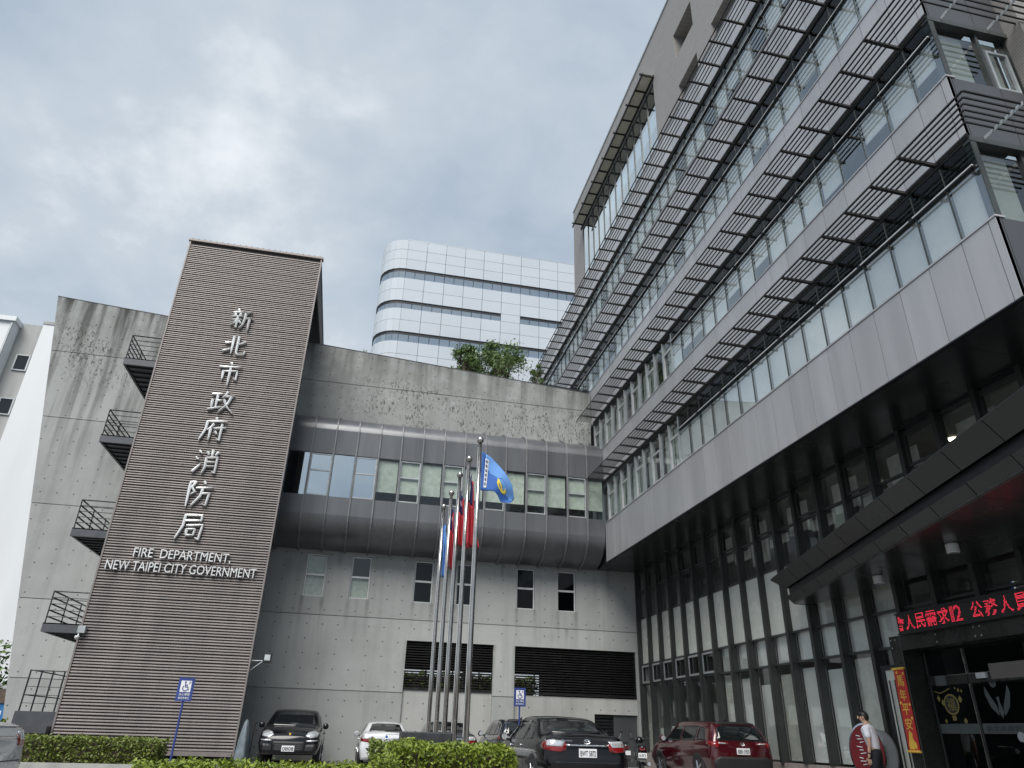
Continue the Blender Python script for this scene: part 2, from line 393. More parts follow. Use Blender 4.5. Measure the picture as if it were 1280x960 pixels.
# leaves -------------------------------------------------------------------
def leaves(pts, size, rng, up=.4):
    """one small bent quad per point"""
    v, f = [], []
    for p in pts:
        n = V(rng.gauss(0, 1), rng.gauss(0, 1), rng.gauss(0, 1) + up * 2).normalized()
        a = n.orthogonal().normalized(); a.rotate(Matrix.Rotation(rng.uniform(0, 6.28), 3, n)); b = n.cross(a); s_ = size * rng.uniform(.6, 1.35)
        i = len(v)
        v += [p - a * s_, p + b * s_ * .45 + n * s_ * .12, p + a * s_, p - b * s_ * .45 + n * s_ * .12]; f.append((i, i + 1, i + 2, i + 3))
    return v, f

# ================================================================== SETTING
g_ = G(); g_.add([(-400, -60, 0), (400, -60, 0), (400, 500, 0), (-400, 500, 0)], [(0, 1, 2, 3)])
tag(g_.obj('ground', 'asphalt', origin=(0, 0, 0)), kind='structure')
g_ = G(); g_.add([(-22, -20, .006), (24, -20, .006), (24, 31.0, .006), (-22, 31.0, .006)], [(0, 1, 2, 3)])
tag(g_.obj('forecourt_paving', 'paving'), kind='structure')
kb = tag(mesh('kerb', *(lambda q: (q.v, q.f))(G().box((-12, 21.05, 0), (-4.1, 21.25, .16))), 'kerb'), kind='structure')
tag(mesh('planting_bed', *(lambda q: (q.v, q.f))(G().box((-12, 21.25, 0), (-4.1, 26.2, .12))), 'soil'), kind='structure')

# ================================================================== ANNEX: long concrete wall, niches, windows, curved corridor
annex = thing('concrete_annex', 'long weathered grey concrete wall building with a curved metal window corridor', 'building', (0, 31, 0))
YW = 31.0; TH = .32
def x_left(z): return -11.72 - (z) * .181            # the wall's left edge leans
def z_top(x): return 17.42 - .069 * x                  # the coping falls to the right
WIN = [(-2.32, -1.5), (-.46, .34), (2.2, 3.0), (4.02, 4.80), (6.69, 7.5), (8.54, 9.37)]; WZ = (5.96, 7.70)
NI = [(2.11, 5.75), (6.67, 12.05)]; NZ = 4.43
JO = [2.45, 5.24, 8.9, 12.62, 15.72]
lifts = [0.0] + JO + [99]
XR = 12.36
for k in range(len(lifts) - 1):
    z0, z1 = lifts[k] + (.016 if k else 0), lifts[k + 1] - .016
    holes = []
    for a, b in WIN: holes.append((a, b, WZ[0], WZ[1]))
    for a, b in NI: holes.append((a, b, -1, NZ))
    holes = [h for h in holes if h[3] > z0 and h[2] < z1]
    xs = sorted({x for h in holes for x in h[:2]} | {XR, -8.0, 10.25})
    zs = sorted({z0, z1} | {z for h in holes for z in h[2:] if z0 < z < z1})
    g_ = G()
    for i in range(len(zs) - 1):
        a, b = zs[i], zs[i + 1]
        cells = [(None, xs[0])] + [(xs[j], xs[j + 1]) for j in range(len(xs) - 1)]
        for (x0, x1) in cells:
            if x0 is not None:
                mx_, mz_ = (x0 + x1) / 2, (a + b) / 2 if b < 50 else a + .1
                if any(h[0] < mx_ < h[1] and h[2] < mz_ < h[3] for h in holes): continue
                if k >= 3 and x0 >= 10.25: continue     # the office building starts here
            if b < 50: q = [(x0 if x0 is not None else x_left(a), YW, a), (x1, YW, a), (x1, YW, b), (x0 if x0 is not None else x_left(b), YW, b)]
            else:
                xl = x0 if x0 is not None else x_left(18.5); q = [(x0 if x0 is not None else x_left(a), YW, a), (x1, YW, a), (x1, YW, z_top(x1)), (xl, YW, z_top(xl))]
            g_.prism(q, (0, TH, 0))
    if k: g_.obj('concrete_lift', 'concrete', annex)
    else:
        for xa_, xb_ in ((-99, 3), (3, 9), (9, 99)):      # the niches part the lowest lift into piers
            q_ = G(); nv_ = 8
            for c_ in range(len(g_.v) // nv_):
                vv_ = g_.v[c_ * nv_:(c_ + 1) * nv_]
                if xa_ < sum(p.x for p in vv_) / nv_ < xb_: q_.add(vv_, [tuple(i_ - c_ * nv_ for i_ in f_) for f_ in g_.f[c_ * 6:(c_ + 1) * 6]])
            q_.obj('concrete_lift', 'concrete', annex)
for z in JO:
    segs = [(x_left(z) + .02, XR - .01 if z < 7.5 else 10.25)] if z > 5 or z < 2 else [(x_left(z) + .02, NI[0][0] - .001), (NI[0][1] + .001, NI[1][0] - .001), (NI[1][1] + .001, XR - .01)]
    for a, b in segs: box('joint_strip', (a, YW + .035, z - .016), (b, YW + TH - .01, z + .016), 'concrete_plain', annex)
# coping flashing
g_ = G(); xa, xb = x_left(18.5), 10.2
g_.prism([(xa, YW - .015, z_top(xa) + .002), (xb, YW - .015, z_top(xb) + .002), (xb, YW - .015, z_top(xb) + .03), (xa, YW - .015, z_top(xa) + .03)], (0, TH + .03, 0)); g_.obj('coping', 'panel_dark', annex)
# narrow windows
for i, (a, b) in enumerate(WIN):
    w = box('window', (a + .05, YW + .16, WZ[0] + .05), (b - .05, YW + .17, WZ[1] - .05), 'pane_glass' if i < 2 else 'entry_glass', annex)
    fy0, fy1 = YW + .12, YW + .2; mz = (WZ[0] + WZ[1]) / 2 + .02
    for lo, hi in (((a, fy0, WZ[0]), (a + .05, fy1, WZ[1])), ((b - .05, fy0, WZ[0]), (b, fy1, WZ[1])), ((a + .05, fy0, WZ[0]), (b - .05, fy1, WZ[0] + .05)),
                   ((a + .05, fy0, WZ[1] - .05), (b - .05, fy1, WZ[1])), ((a + .05, fy0, mz - .04), (b - .05, fy1, mz + .04))): box('frame', lo, hi, 'frame_white', w)
    if i < 2: box('blind', (a + .06, YW + .24, (WZ[0] if i == 0 else WZ[0]) + .06), (b - .06, YW + .25, mz if i else WZ[1] - .06), 'curtain', w)
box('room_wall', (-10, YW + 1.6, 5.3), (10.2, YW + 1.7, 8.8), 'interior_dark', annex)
# niches with black louvres, low wall and door
for n_, (a, b) in enumerate(NI):
    if n_ == 0: box('niche_wall', (a + .002, YW + .12, 0), (b - .002, YW + .3, 2.58), 'concrete_plain', annex)
    else:
        box('niche_wall', (a + .002, YW + .12, 0), (10.15, YW + .3, 2.54), 'concrete_plain', annex)
        box('niche_wall', (10.15, YW + .12, 1.93), (b - .002, YW + .3, 2.54), 'concrete_plain', annex)
        dr = box('door', (11.0, YW + .2, 0), (b - .03, YW + .26, 1.92), 'panel_dark', annex); box('handle', (11.08, YW + .15, .95), (11.12, YW + .2, 1.1), 'stainless', dr)
        for q in range(15): box('door_louver', (10.18, YW + .18, .06 + q * .125), (10.98, YW + .22, .10 + q * .125), 'louver_metal', annex)
        box('door_backing', (10.16, YW + .27, 0), (10.99, YW + .29, 1.92), 'black_gap', annex)
    gr = box('louver_grille', (a + .003, YW + .07, 2.585), (b - .003, YW + .2, 2.63), 'louver_metal', annex)
    z = 2.68
    while z < NZ - .03:
        g_ = G().prism([(a + .01, YW + .08, z - .035), (b - .01, YW + .08, z - .035), (b - .01, YW + .08, z - .02), (a + .01, YW + .08, z - .02)], (0, .1, .055)); g_.obj('slat', 'louver_metal', gr); z += .098
    x = a + .9
    while x < b - .3:
        box('post', (x - .025, YW + .2, 2.63), (x + .025, YW + .25, NZ), 'louver_metal', gr); x += 1.1
# the parking hall behind the louvres: open at its far side
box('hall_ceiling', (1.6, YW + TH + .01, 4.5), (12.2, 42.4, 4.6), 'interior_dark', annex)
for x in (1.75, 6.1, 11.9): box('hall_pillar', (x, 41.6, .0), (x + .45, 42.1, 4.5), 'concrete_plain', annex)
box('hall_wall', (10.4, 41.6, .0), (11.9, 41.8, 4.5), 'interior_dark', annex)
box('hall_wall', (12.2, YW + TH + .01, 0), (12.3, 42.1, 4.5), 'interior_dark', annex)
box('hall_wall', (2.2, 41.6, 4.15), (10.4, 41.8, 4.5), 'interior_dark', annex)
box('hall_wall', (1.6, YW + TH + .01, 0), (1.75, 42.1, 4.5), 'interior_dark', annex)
box('hall_board', (10.45, 41.4, 1.9), (11.2, 41.55, 3.9), 'frame_white', annex)
# ---- the curved corridor
YT = 29.42; XT0, XT1 = -4.4, 10.29
def prof():
    """corridor section (Y, Z) from the wall above, round the front, to the wall below"""
    p = []
    for k in range(9):
        a = math.pi / 2 * k / 8; p.append((YW - .05 - math.sin(a) * (YW - .05 - YT), 12.72 + .95 * math.cos(a)))
    p += [(YT, 11.62)]; q = [(YT, 9.74), (YT, 8.98)]
    for k in range(1, 9):
        a = math.pi / 2 * k / 8; q.append((YT + (1 - math.cos(a)) * (YW - .03 - YT), 8.98 - 1.13 * math.sin(a)))
    return p, q
PU, PL = prof()
RX = [-4.4, -3.66, -2.73, -1.79, -.85, .10, 1.04, 1.98, 2.92, 3.85, 4.78, 5.71, 6.65, 7.59, 8.54, 9.47, 10.29]
cor = box('corridor', (XT0, YT + .35, 9.45), (XT1, YT + .5, 9.73), 'interior_mid', annex)
box('corridor_floor', (XT0, YT + .1, 9.40), (XT1, YW - .01, 9.445), 'interior_mid', cor); box('corridor_ceiling', (XT0, YT + .1, 11.72), (XT1, YW - .01, 11.78), 'interior_mid', cor)
for i in range(len(RX) - 1):
    a, b = RX[i] + .012, RX[i + 1] - .012
    for pr, cut in ((PU, 8), (PL, 1)):
        for sl in ((pr[:cut + 1], True), (pr[cut:], True)):
            pp = sl[0]; n = len(pp); vv = [(a, y, z) for y, z in pp] + [(b, y, z) for y, z in pp]
            o = mesh('metal_panel', vv, [(j, j + 1, n + j + 1, n + j) for j in range(n - 1)], 'tube_metal', cor, smooth=n > 3)
    z0, z1 = 9.76, 11.6
    pane = box('pane', (a + .03, YT + .06, z0), (b - .03, YT + .07, z1), 'mirror_glass' if i < 5 else 'pane_glass', cor)
    if i % 2 == 0:
        fr = [((a + .02, z0), (a + .07, z1)), ((b - .07, z0), (b - .02, z1)), ((a + .07, z0), (b - .07, z0 + .05)), ((a + .07, z1 - .05), (b - .07, z1)), ((a + .07, 10.82), (b - .07, 10.88))]
        for p_, q_ in fr: box('window_frame', (p_[0], YT + .03, p_[1]), (q_[0], YT + .1, q_[1]), 'frame_grey', cor)
    if 4 < i: box('blind', (a + .04, YT + .13, 10.15), (b - .04, YT + .14, z1 - .05), 'curtain', cor)
    box('window_band', (a, YT + .05, z0 - .03), (b, YT + .11, z0 - .002), 'rib_metal', cor); box('window_band', (a, YT + .05, z1 + .002), (b, YT + .11, z1 + .03), 'rib_metal', cor)
for x in RX[1:-1]:
    g_ = G(); pts = PU + PL; w = .028
    out = []
    for j, (y, z) in enumerate(pts):
        y0, z0_ = pts[max(j - 1, 0)]; y1, z1_ = pts[min(j + 1, len(pts) - 1)]; d = V(0, y1 - y0, z1_ - z0_).normalized(); out.append((y + d.z * .085, z - d.y * .085))
    n = len(pts); vv = []
    for s_ in (-w, w):
        vv += [(x + s_, y, z) for y, z in pts] + [(x + s_, y, z) for y, z in out]
    fs = []
    for j in range(n - 1):
        fs += [(n + j, n + j + 1, 3 * n + j + 1, 3 * n + j), (j, j + 1, n + j + 1, n + j), (2 * n + j + 1, 2 * n + j, 3 * n + j, 3 * n + j + 1), (j + 1, j, 2 * n + j, 2 * n + j + 1)]
    fs += [(0, n, 3 * n, 2 * n), (n - 1, 3 * n - 1, 4 * n - 1, 2 * n - 1)]
    mesh('rib', vv, fs, 'rib_metal', cor)
# ================================================================== STAIR TOWER
TY = 26.4; TX0, TX1, TZ = -8.72, -3.29, 19.34
tower = thing('stair_tower', 'tall brown slatted metal stair tower carrying the silver lettering', 'tower', (-6, TY, 0))
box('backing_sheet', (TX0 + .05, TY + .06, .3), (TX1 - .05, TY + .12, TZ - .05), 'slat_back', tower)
z = .34; k = 0
while z < TZ - .16:
    g_ = G(); y0 = TY - .0
    pr_ = [(y0 + .055, z), (y0 + .014, z + .002), (y0, z + .014), (y0 + .004, z + .042), (y0 + .022, z + .058), (y0 + .055, z + .06)]
    n = len(pr_); vv = [(TX0 + .06, y, zz) for y, zz in pr_] + [(TX1 - .06, y, zz) for y, zz in pr_]
    if k == 0: SL = None
    o = None
    if SL is None:
        o = mesh('slat', vv, [(j, j + n, j + n + 1, j + 1) for j in range(n - 1)] + [tuple(range(n)), tuple(range(n, 2 * n))[::-1]], 'slat_metal', tower); SL = o
    else:
        o = SL.copy(); COL.objects.link(o); o.location = SL.location + V(0, 0, z - .34); OFF[o.name] = OFF[SL.name] + V(0, 0, z - .34)
    z += .0875 if k % 3 else .0995; k += 1
for x0, x1 in ((TX0, TX0 + .055), (TX1 - .055, TX1)): box('edge_trim', (x0, TY - .02, .2), (x1, TY + .13, TZ), 'tower_trim', tower)
cap = box('top_cap', (TX0 - .05, TY - .06, TZ), (TX1 + .04, TY + .2, TZ + .09), 'tower_trim', tower)
for j in range(23):
    x = TX0 + .1 + j * (TX1 - TX0 - .2) / 22; box('clip', (x - .02, TY - .05, TZ + .09), (x + .02, TY + .05, TZ + .125), 'dark_steel', cap)
box('bottom_rail', (TX0 + .06, TY - .03, .2), (TX1 - .06, TY + .1, .33), 'tower_trim', tower)
# roof falling back behind the screen
g_ = G().prism([(TX0 + .1, TY + .13, TZ - .12), (TX1 - .02, TY + .13, TZ - .12), (TX1 - .02, TY + .13, TZ), (TX0 + .1, TY + .13, TZ)], (0, 6.8, -.58)); g_.obj('roof_sheet', 'dark_steel', tower)
g_ = G().prism([(TX1 - .1, TY + .14, TZ - .2), (TX1 - .1, 33.1, TZ - .72), (TX1 - .1, 33.1, 17.2), (TX1 - .1, 31.4, 17.2), (TX1 - .1, 31.4, 18.0), (TX1 - .1, TY + .14, 18.0)], (.06, 0, 0)); g_.obj('gable_sheet', 'slat_back', tower)
for x in (TX0 + .3, TX1 - .3):
    box('tower_column', (x - .08, TY + .14, 0), (x + .08, TY + .3, TZ - .3), 'dark_steel', tower)
box('stair_core', (TX0 + .5, TY + 1.2, 0), (TX1 - .9, YW - .02, 17.6), 'interior_dark', tower)
def balcony(zs, first):
    y0, x0, x1 = 26.62, -9.93, TX0 + .4
    b = box('balcony', (x0 + .1, y0 + .05, zs - .1), (x1, YW - .01, zs - .04), 'balcony_grey', tower)
    ch = G().box((x0, y0, zs - .16), (x1, y0 + .08, zs + .12)).box((x0, y0, zs + .085), (x1, y0 + .14, zs + .12)); ch.obj('edge_channel', 'balcony_grey', b)
    G().box((x0, y0 + .08, zs - .16), (x0 + .08, YW - .01, zs + .12)).obj('edge_channel', 'dark_steel', b)
    for j in range(9): box('floor_rib', (x0 + .1, y0 + .3 + j * .46, zs - .16), (x1, y0 + .34 + j * .46, zs - .101), 'dark_steel', b)
    top = zs + 1.12
    for y in (y0 + .04, y0 + 1.4, y0 + 2.8, YW - .1): G().tube([(x0 + .04, y, zs + .12), (x0 + .04, y, top)], .022, 6).obj('post', 'dark_steel', b)
    for j in range(5):
        zz = zs + .32 + j * .2; rr = .026 if j == 4 else .015
        G().tube([(x0 + .04, y0 + .04, zz), (x0 + .04, YW - .1, zz)], .026, 6).obj('side_rail', 'dark_steel', b)
        G().tube([(x0 + .04, y0 + .04, zz), (x1, y0 + .04, zz)], rr, 6).obj('front_rail', 'dark_steel', b)
    G().tube([(TX0 + .02, y0 + .04, zs + .12), (TX0 + .02, y0 + .04, top)], .02, 6).obj('post', 'dark_steel', b)
for i, zs in enumerate((13.58, 10.38, 6.92, 3.80)): balcony(zs, i == 0)
# ground landing with steps and railing
b = box('landing', (-9.95, 26.6, .0), (TX0 + .3, YW - .01, 1.32), 'balcony_grey', tower)
for j in range(4): box('step', (-10.02, 26.1 - .02 * j + .0, .0 + j * .24), (TX0 - .02, 26.59, .2 + j * .24), 'balcony_grey', b)
for x in (-9.88, -9.55, -9.22, -8.89): G().tube([(x, 26.7, 1.32), (x, 26.7, 2.5)], .026, 6).obj('post', 'dark_steel', b)
for j in range(5): G().tube([(-9.88, 26.7, 1.55 + j * .235), (TX0 + .2, 26.7, 1.55 + j * .235)], .013 if j < 4 else .024, 6).obj('front_rail', 'dark_steel', b)
for j in range(2): G().tube([(-9.88, 26.7, 1.78 + j * .72), (-9.88, YW - .1, 1.78 + j * .72)], .02, 6).obj('side_rail', 'dark_steel', b)
# floodlight on a bracket
fl = thing('floodlight', 'small black square floodlight on an arm beside the slatted tower', 'floodlight', (-2.79, 26.5, 3.1))
G().tube([(TX1 - .02, 26.5, 3.05), (-2.86, 26.5, 3.06)], .012, 6).obj('arm', 'frame_grey', fl); G().tube([(TX1 - .02, 26.5, 2.72), (-2.9, 26.5, 3.05)], .012, 6).obj('brace', 'frame_grey', fl)
h = box('housing', (-2.92, 26.42, 3.0), (-2.64, 26.56, 3.3), 'trim_black', fl, .01); box('lens', (-2.87, 26.405, 3.07), (-2.69, 26.418, 3.25), 'lamp_clear', fl)
cv = thing('security_camera', 'small white dome camera under the lowest raised balcony', 'camera', (-8.62, 26.2, 3.5))
box('junction_box', (-8.72, 26.2, 3.62), (-8.5, 26.37, 3.84), 'frame_grey', cv); G().tube([(-8.66, 26.25, 3.62), (-8.66, 26.2, 3.5)], .02, 6).obj('arm', 'frame_grey', cv)
G().lathe([(.02, .06), (.07, .05), (.075, 0), (.05, -.05), (.01, -.07)], (-8.66, 26.17, 3.47), 12).obj('dome', 'frame_white', cv, True)

# ---- lettering on the tower: brush characters cut from steel
STROKES = {
 '新': [[(28,97),(37,86)],[(10,79),(52,84)],[(18,75),(25,65)],[(45,77),(38,65)],[(6,60),(57,65)],[(12,43),(53,48)],[(33,64),(33,6),(26,12)],[(32,43),(22,27),(8,17)],[(39,40),(51,28)],[(88,94),(76,85),(63,80)],[(64,80),(63,48),(58,22),(46,4)],[(64,54),(98,60)],[(83,56),(83,-2)]],
 '北': [[(8,58),(40,65)],[(40,94),(40,10)],[(2,18),(42,36)],[(92,74),(78,62),(60,54)],[(60,96),(60,18),(66,9),(92,11),(97,30)]],
 '市': [[(46,100),(55,88)],[(4,76),(96,83)],[(23,60),(24,20)],[(22,57),(79,63),(79,22),(68,28)],[(50,80),(50,-6)]],
 '政': [[(6,79),(50,85)],[(30,82),(30,22)],[(30,52),(50,56)],[(13,58),(14,19)],[(0,12),(56,28)],[(67,97),(61,80),(50,66)],[(60,73),(97,79)],[(85,76),(74,40),(44,4)],[(57,60),(74,28),(102,2)]],
 '府': [[(48,101),(56,90)],[(16,82),(95,89)],[(19,84),(17,48),(0,2)],[(45,75),(36,58),(24,46)],[(36,58),(36,4)],[(47,54),(96,61)],[(77,76),(77,6),(64,13)],[(54,43),(63,31)]],
 '消': [[(12,92),(25,80)],[(4,64),(18,54)],[(2,4),(14,20),(28,38)],[(64,99),(64,68)],[(44,90),(52,76)],[(87,92),(76,76)],[(45,66),(46,24),(38,0)],[(45,64),(86,69),(86,4),(74,11)],[(48,47),(84,50)],[(48,30),(84,33)]],
 '防': [[(10,90),(32,94),(20,72),(34,55),(20,44)],[(12,90),(12,-4)],[(60,99),(69,87)],[(36,70),(100,77)],[(62,73),(57,40),(30,0)],[(60,49),(88,54),(83,6),(68,11)]],
 '局': [[(20,90),(82,94),(81,70)],[(22,70),(81,74)],[(22,91),(20,50),(0,0)],[(33,52),(90,58),(84,2),(70,9)],[(36,38),(38,14)],[(35,38),(66,41),(63,16)],[(38,16),(63,18)]],
}
def brush_char(ch, cx_, cz_, w, h, y, parent):
    g_ = G()
    for si, st in enumerate(STROKES[ch]):
        pts = [V(cx_ + (px - 50) / 100 * w, 0, cz_ + (pz - 48) / 100 * h) for px, pz in st]
        L = [0]
        for a, b_ in zip(pts, pts[1:]): L.append(L[-1] + (b_ - a).length)
        dense = []
        for a, b_ in zip(pts, pts[1:]):
            for t in (0, .25, .5, .75): dense.append(a.lerp(b_, t))
        dense.append(pts[-1]); n = len(dense); tot = L[-1]; vv = []; acc = 0
        for i, p in enumerate(dense):
            if i: acc += (p - dense[i - 1]).length
            t = acc / tot; d = (dense[min(i + 1, n - 1)] - dense[max(i - 1, 0)]).normalized(); nn = V(-d.z, 0, d.x)
            vertical = abs(d.z) > abs(d.x)
            hw = (.054 if vertical else .040) * w * (1.15 - .55 * abs(t - .12) ** .9 if len(st) < 3 else 1.08 - .45 * t)
            if i == 0: hw *= .8
            if i == n - 1: hw *= .62
            vv += [V(0, y, 0) + p + nn * hw, V(0, y - .075, 0) + p + nn * hw * .9, V(0, y - .088 - .002 * si, 0) + p, V(0, y - .075, 0) + p - nn * hw * .9, V(0, y, 0) + p - nn * hw]
        fs = []
        for i in range(n - 1):
            for j in range(4): fs.append((i * 5 + j, i * 5 + j + 1, i * 5 + 6 + j, i * 5 + 5 + j))
        fs += [(4, 3, 2, 1, 0), tuple((n - 1) * 5 + j for j in range(5))]
        g_.add(vv, fs)
    return g_.obj('character', 'letter_steel', parent)
sg = thing('wall_lettering', 'vertical column of eight silver brush characters on the slatted tower', 'lettering', (-6.02, TY - .03, 6.8))
for ch, cx_, cz_ in zip('新北市政府消防局', (-5.98, -6.0, -5.96, -6.01, -6.05, -6.04, -6.07, -6.07), (15.83, 14.6, 13.36, 12.14, 10.98, 9.72, 8.5, 7.3)):
    brush_char(ch, cx_, cz_, .92, .95, TY - .03, sg)
sg = thing('wall_lettering', 'two lines of silver English capitals on the slatted tower', 'lettering', (-6.0, TY - .03, 5.6))
text_obj('text_line', 'FIRE  DEPARTMENT,', 'letter_steel', sg, (-7.69, TY - .03, 6.10), (1, 0, 0), (0, 0, 1), 3.15, .35, .09, -.004)
text_obj('text_line', 'NEW TAIPEI CITY GOVERNMENT', 'letter_steel', sg, (-8.46, TY - .03, 5.68), (1, 0, 0), (0, 0, 1), 4.85, .31, .09, -.004)

# ================================================================== OFFICE BUILDING on the right
XF = 10.3; Y0 = 8.0
off = thing('office_building', 'large grey panelled office building with rows of black sunshades', 'building', (XF, Y0, 0))
SILL = [9.62, 13.18, 16.87, 20.5]; LV = [11.53, 14.97, 18.75, 22.4]; ZB = 7.88
PIT = .845; J0 = 8.79
YE = [31.0, 31.0, 43.6, 43.6]                     # the upper two storeys run on behind the concrete wall
def joints(ye):
    ys = [Y0, J0]
    while ys[-1] + PIT < ye - .2: ys.append(ys[-1] + PIT)
    ys.append(ye); return ys
bands = [(ZB, SILL[0], 0)] + [(LV[i], SILL[i + 1], i + 1) for i in range(3)] + [(LV[3], 24.0, 3)]
for z0, z1, lv in bands:
    ye = 31.0 if lv < 2 else 43.6
    if lv == 0: ye = 31.0
    ys = joints(ye)
    a0 = 0
    if lv == 0: ys = [y for y in ys if y < 29.4] + [29.42 + .0]
    for i in range(len(ys) - 1):
        box('metal_panel', (XF, ys[i] + .008 + (.16 if i == 0 else 0), z0 + .012), (XF + .08, ys[i + 1] - .008, z1 - .05), 'panel_metal', off)
    box('corner_trim', (XF - .004, Y0, z0 + .01), (XF + .08, Y0 + .15, z1 - .045), 'panel_metal', off)
    box('panel_backing', (XF + .085, Y0 + .09, z0), (XF + .16, ye, z1), 'black_gap', off)
    box('sill', (XF - .02, Y0 - .02, z1 - .045), (XF + .2, ye, z1 - .005), 'panel_metal', off)
    # end face towards the camera: its shade is put into a darker panel colour
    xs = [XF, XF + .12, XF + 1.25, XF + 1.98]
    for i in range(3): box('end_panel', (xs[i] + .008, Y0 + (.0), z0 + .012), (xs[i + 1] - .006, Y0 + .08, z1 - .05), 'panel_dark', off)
# window rows
for lv in range(4):
    zs, zt, ye = SILL[lv], LV[lv], YE[lv]
    ys = joints(ye); shelf = zs + 1.25
    far = 22.0 if lv < 2 else 99
    if lv == 0: ys = [y for y in ys if y < 31.0] + [31.0]
    box('head_rail', (XF + .03, Y0 + .02, zt - .075), (XF + .2, ye, zt - .004), 'mullion_dark', off)
    for i in range(len(ys) - 1):
        a, b = ys[i], ys[i + 1]
        mw = .011 if b < far else .022; box('mullion', (XF + .035, a - mw, zs), (XF + .15, a + mw, zt - .13), 'mullion_dark' if b < far else 'frame_grey', off)
        if b - a < .2: continue
        if b < far:
            box('window_pane', (XF + .05, a + .013, zs + .005), (XF + .06, b - .013, shelf - .012), 'coated_glass', off)
            box('window_pane', (XF + .05, a + .013, shelf + .012), (XF + .06, b - .013, zt - .08), 'upper_glass', off)
            box('transom', (XF + .04, a + .012, shelf - .01), (XF + .15, b - .012, shelf + .01), 'mullion_dark', off)
            if i and i % 2 == 0: box('inner_column', (XF + .3, a - .06, shelf + .1), (XF + .42, a + .06, zt - .14), 'interior_mid', off)
            if lv == 0 or random.random() < .88: box('blind', (XF + .12, a + .02, zs + .02 + (0 if lv == 0 else random.choice((0, 0, 0, .25, .5)))), (XF + .13, b - .02, shelf - .02), 'blind', off)
        else:
            op = (i % 2 == 0)
            box('window_pane', (XF + .12, a + .05, zs + .04), (XF + .13, b - .05, zt - .135), 'pane_glass', off)
            if op:
                zc = zs + (zt - zs) * .62
                for lo, hi in (((a + .03, zs + .01), (a + .10, zc)), ((b - .10, zs + .01), (b - .03, zc)), ((a + .10, zs + .01), (b - .10, zs + .08)), ((a + .10, zc - .07), (b - .10, zc))):
                    box('window_frame', (XF + .05, lo[0], lo[1]), (XF + .115, hi[0], hi[1]), 'frame_white', off)
            if random.random() < .6: box('curtain', (XF + .26, a + .05 + (.3 if op else 0), zs + .02), (XF + .28, b - .05, zt - .3), 'curtain', off)
    if lv >= 0:
        # white light shelves, one length per two bays
        y = Y0 + .1; lim = min(far - .6, ye - 1)
        while y < lim:
            box('light_shelf', (XF + .004, y, shelf + .004), (XF + .038, min(y + 2 * PIT - .1, lim), shelf + .034), 'shelf_white', off)
            box('shelf_rail', (XF + .0, y, shelf - .03), (XF + .038, min(y + 2 * PIT - .1, lim), shelf + .002), 'dark_steel', off)
            if y > Y0 + 1: box('shelf_bracket', (XF - .02, y - .09, shelf - .04), (XF + .038, y - .012, shelf + .02), 'dark_steel', off)
            y += 2 * PIT
    # sunshade: ledger with slats and brackets
    dep = .86; yend = ye if lv > 1 else (30.7 if lv else 29.9)
    lg = box('sunshade', (XF - .03, Y0 - .03, zt - .012), (XF - .002, yend, zt + .035), 'louver_metal', off)
    for s_ in range(6):
        x = XF - dep + s_ * .118 + (.0 if s_ else 0)
        wd = .028 if s_ else .036
        box('slat', (x - wd / 2, Y0 - (XF - x), zt - .008), (x + wd / 2, yend, zt + .022), 'louver_metal', lg)
        # the slats turn the corner and run along the end face
        yy = Y0 - (XF - x); box('end_slat', (x + wd / 2, yy - wd / 2, zt - .008), (XF + 2.2, yy + wd / 2, zt + .022), 'louver_metal', lg)
    y = J0
    while y < yend:
        g_ = G().prism([(XF - dep - .04, y - .035, zt - .05), (XF - .032, y - .035, zt - .085), (XF - .032, y - .035, zt - .012), (XF - dep - .04, y - .035, zt - .012)][::1], (0, .07, 0))
        g_.obj('bracket', 'louver_metal', lg); y += PIT
    for x in (XF + .35, XF + 1.5):
        g_ = G().prism([(x, Y0 - dep - .04, zt - .065), (x + .012, Y0 - dep - .04, zt - .065), (x + .012, Y0 - dep - .04, zt + .02), (x, Y0 - dep - .04, zt + .02)], (0, dep, 0)); g_.obj('end_bracket', 'frame_grey', lg)
    # end face windows
    for xa, xb in ((XF + .17, XF + 1.2), (XF + 1.28, XF + 1.97)):
        box('end_pane', (xa, Y0 + .12, zs + .01), (xb, Y0 + .13, zt - .135), 'pane_glass', off); box('end_blind', (xa, Y0 + .2, zs + .01 if lv else zs + .1), (xb - .25, Y0 + .21, zt - .2), 'interior_mid', off)
        box('end_mullion', (xb + .005, Y0 + .06, zs), (xb + .075, Y0 + .16, zt - .13), 'mullion_dark', off)
    box('end_mullion', (XF + .06, Y0 + .06, zs), (XF + .165, Y0 + .165, zt - .13), 'mullion_dark', off)
    box('end_head', (XF + .03, Y0 - .02, zt - .128), (XF + 2.0, Y0 + .16, zt - .006), 'mullion_dark', off)
    xa = XF + 1.34
    for lo, hi in (((xa, zs + .03), (xa + .06, zt - .6)), ((xa + .5, zs + .03), (xa + .56, zt - .6)), ((xa + .06, zs + .03), (xa + .5, zs + .09)), ((xa + .06, zt - .66), (xa + .5, zt - .6))):
        box('end_window_frame', (lo[0], Y0 + .06, lo[1]), (hi[0], Y0 + .115, hi[1]), 'frame_grey', off)
    # interior
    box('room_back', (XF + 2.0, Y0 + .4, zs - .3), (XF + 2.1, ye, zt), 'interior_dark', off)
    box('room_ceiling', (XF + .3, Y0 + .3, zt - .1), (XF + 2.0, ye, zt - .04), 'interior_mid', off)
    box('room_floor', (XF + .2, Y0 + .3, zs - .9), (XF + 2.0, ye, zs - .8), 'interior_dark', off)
    G().tube([(XF + .8, Y0 + 3, zt - .14), (XF + .8, ye - 3, zt - .14)], .02, 6).obj('ceiling_rail', 'shelf_white', off)
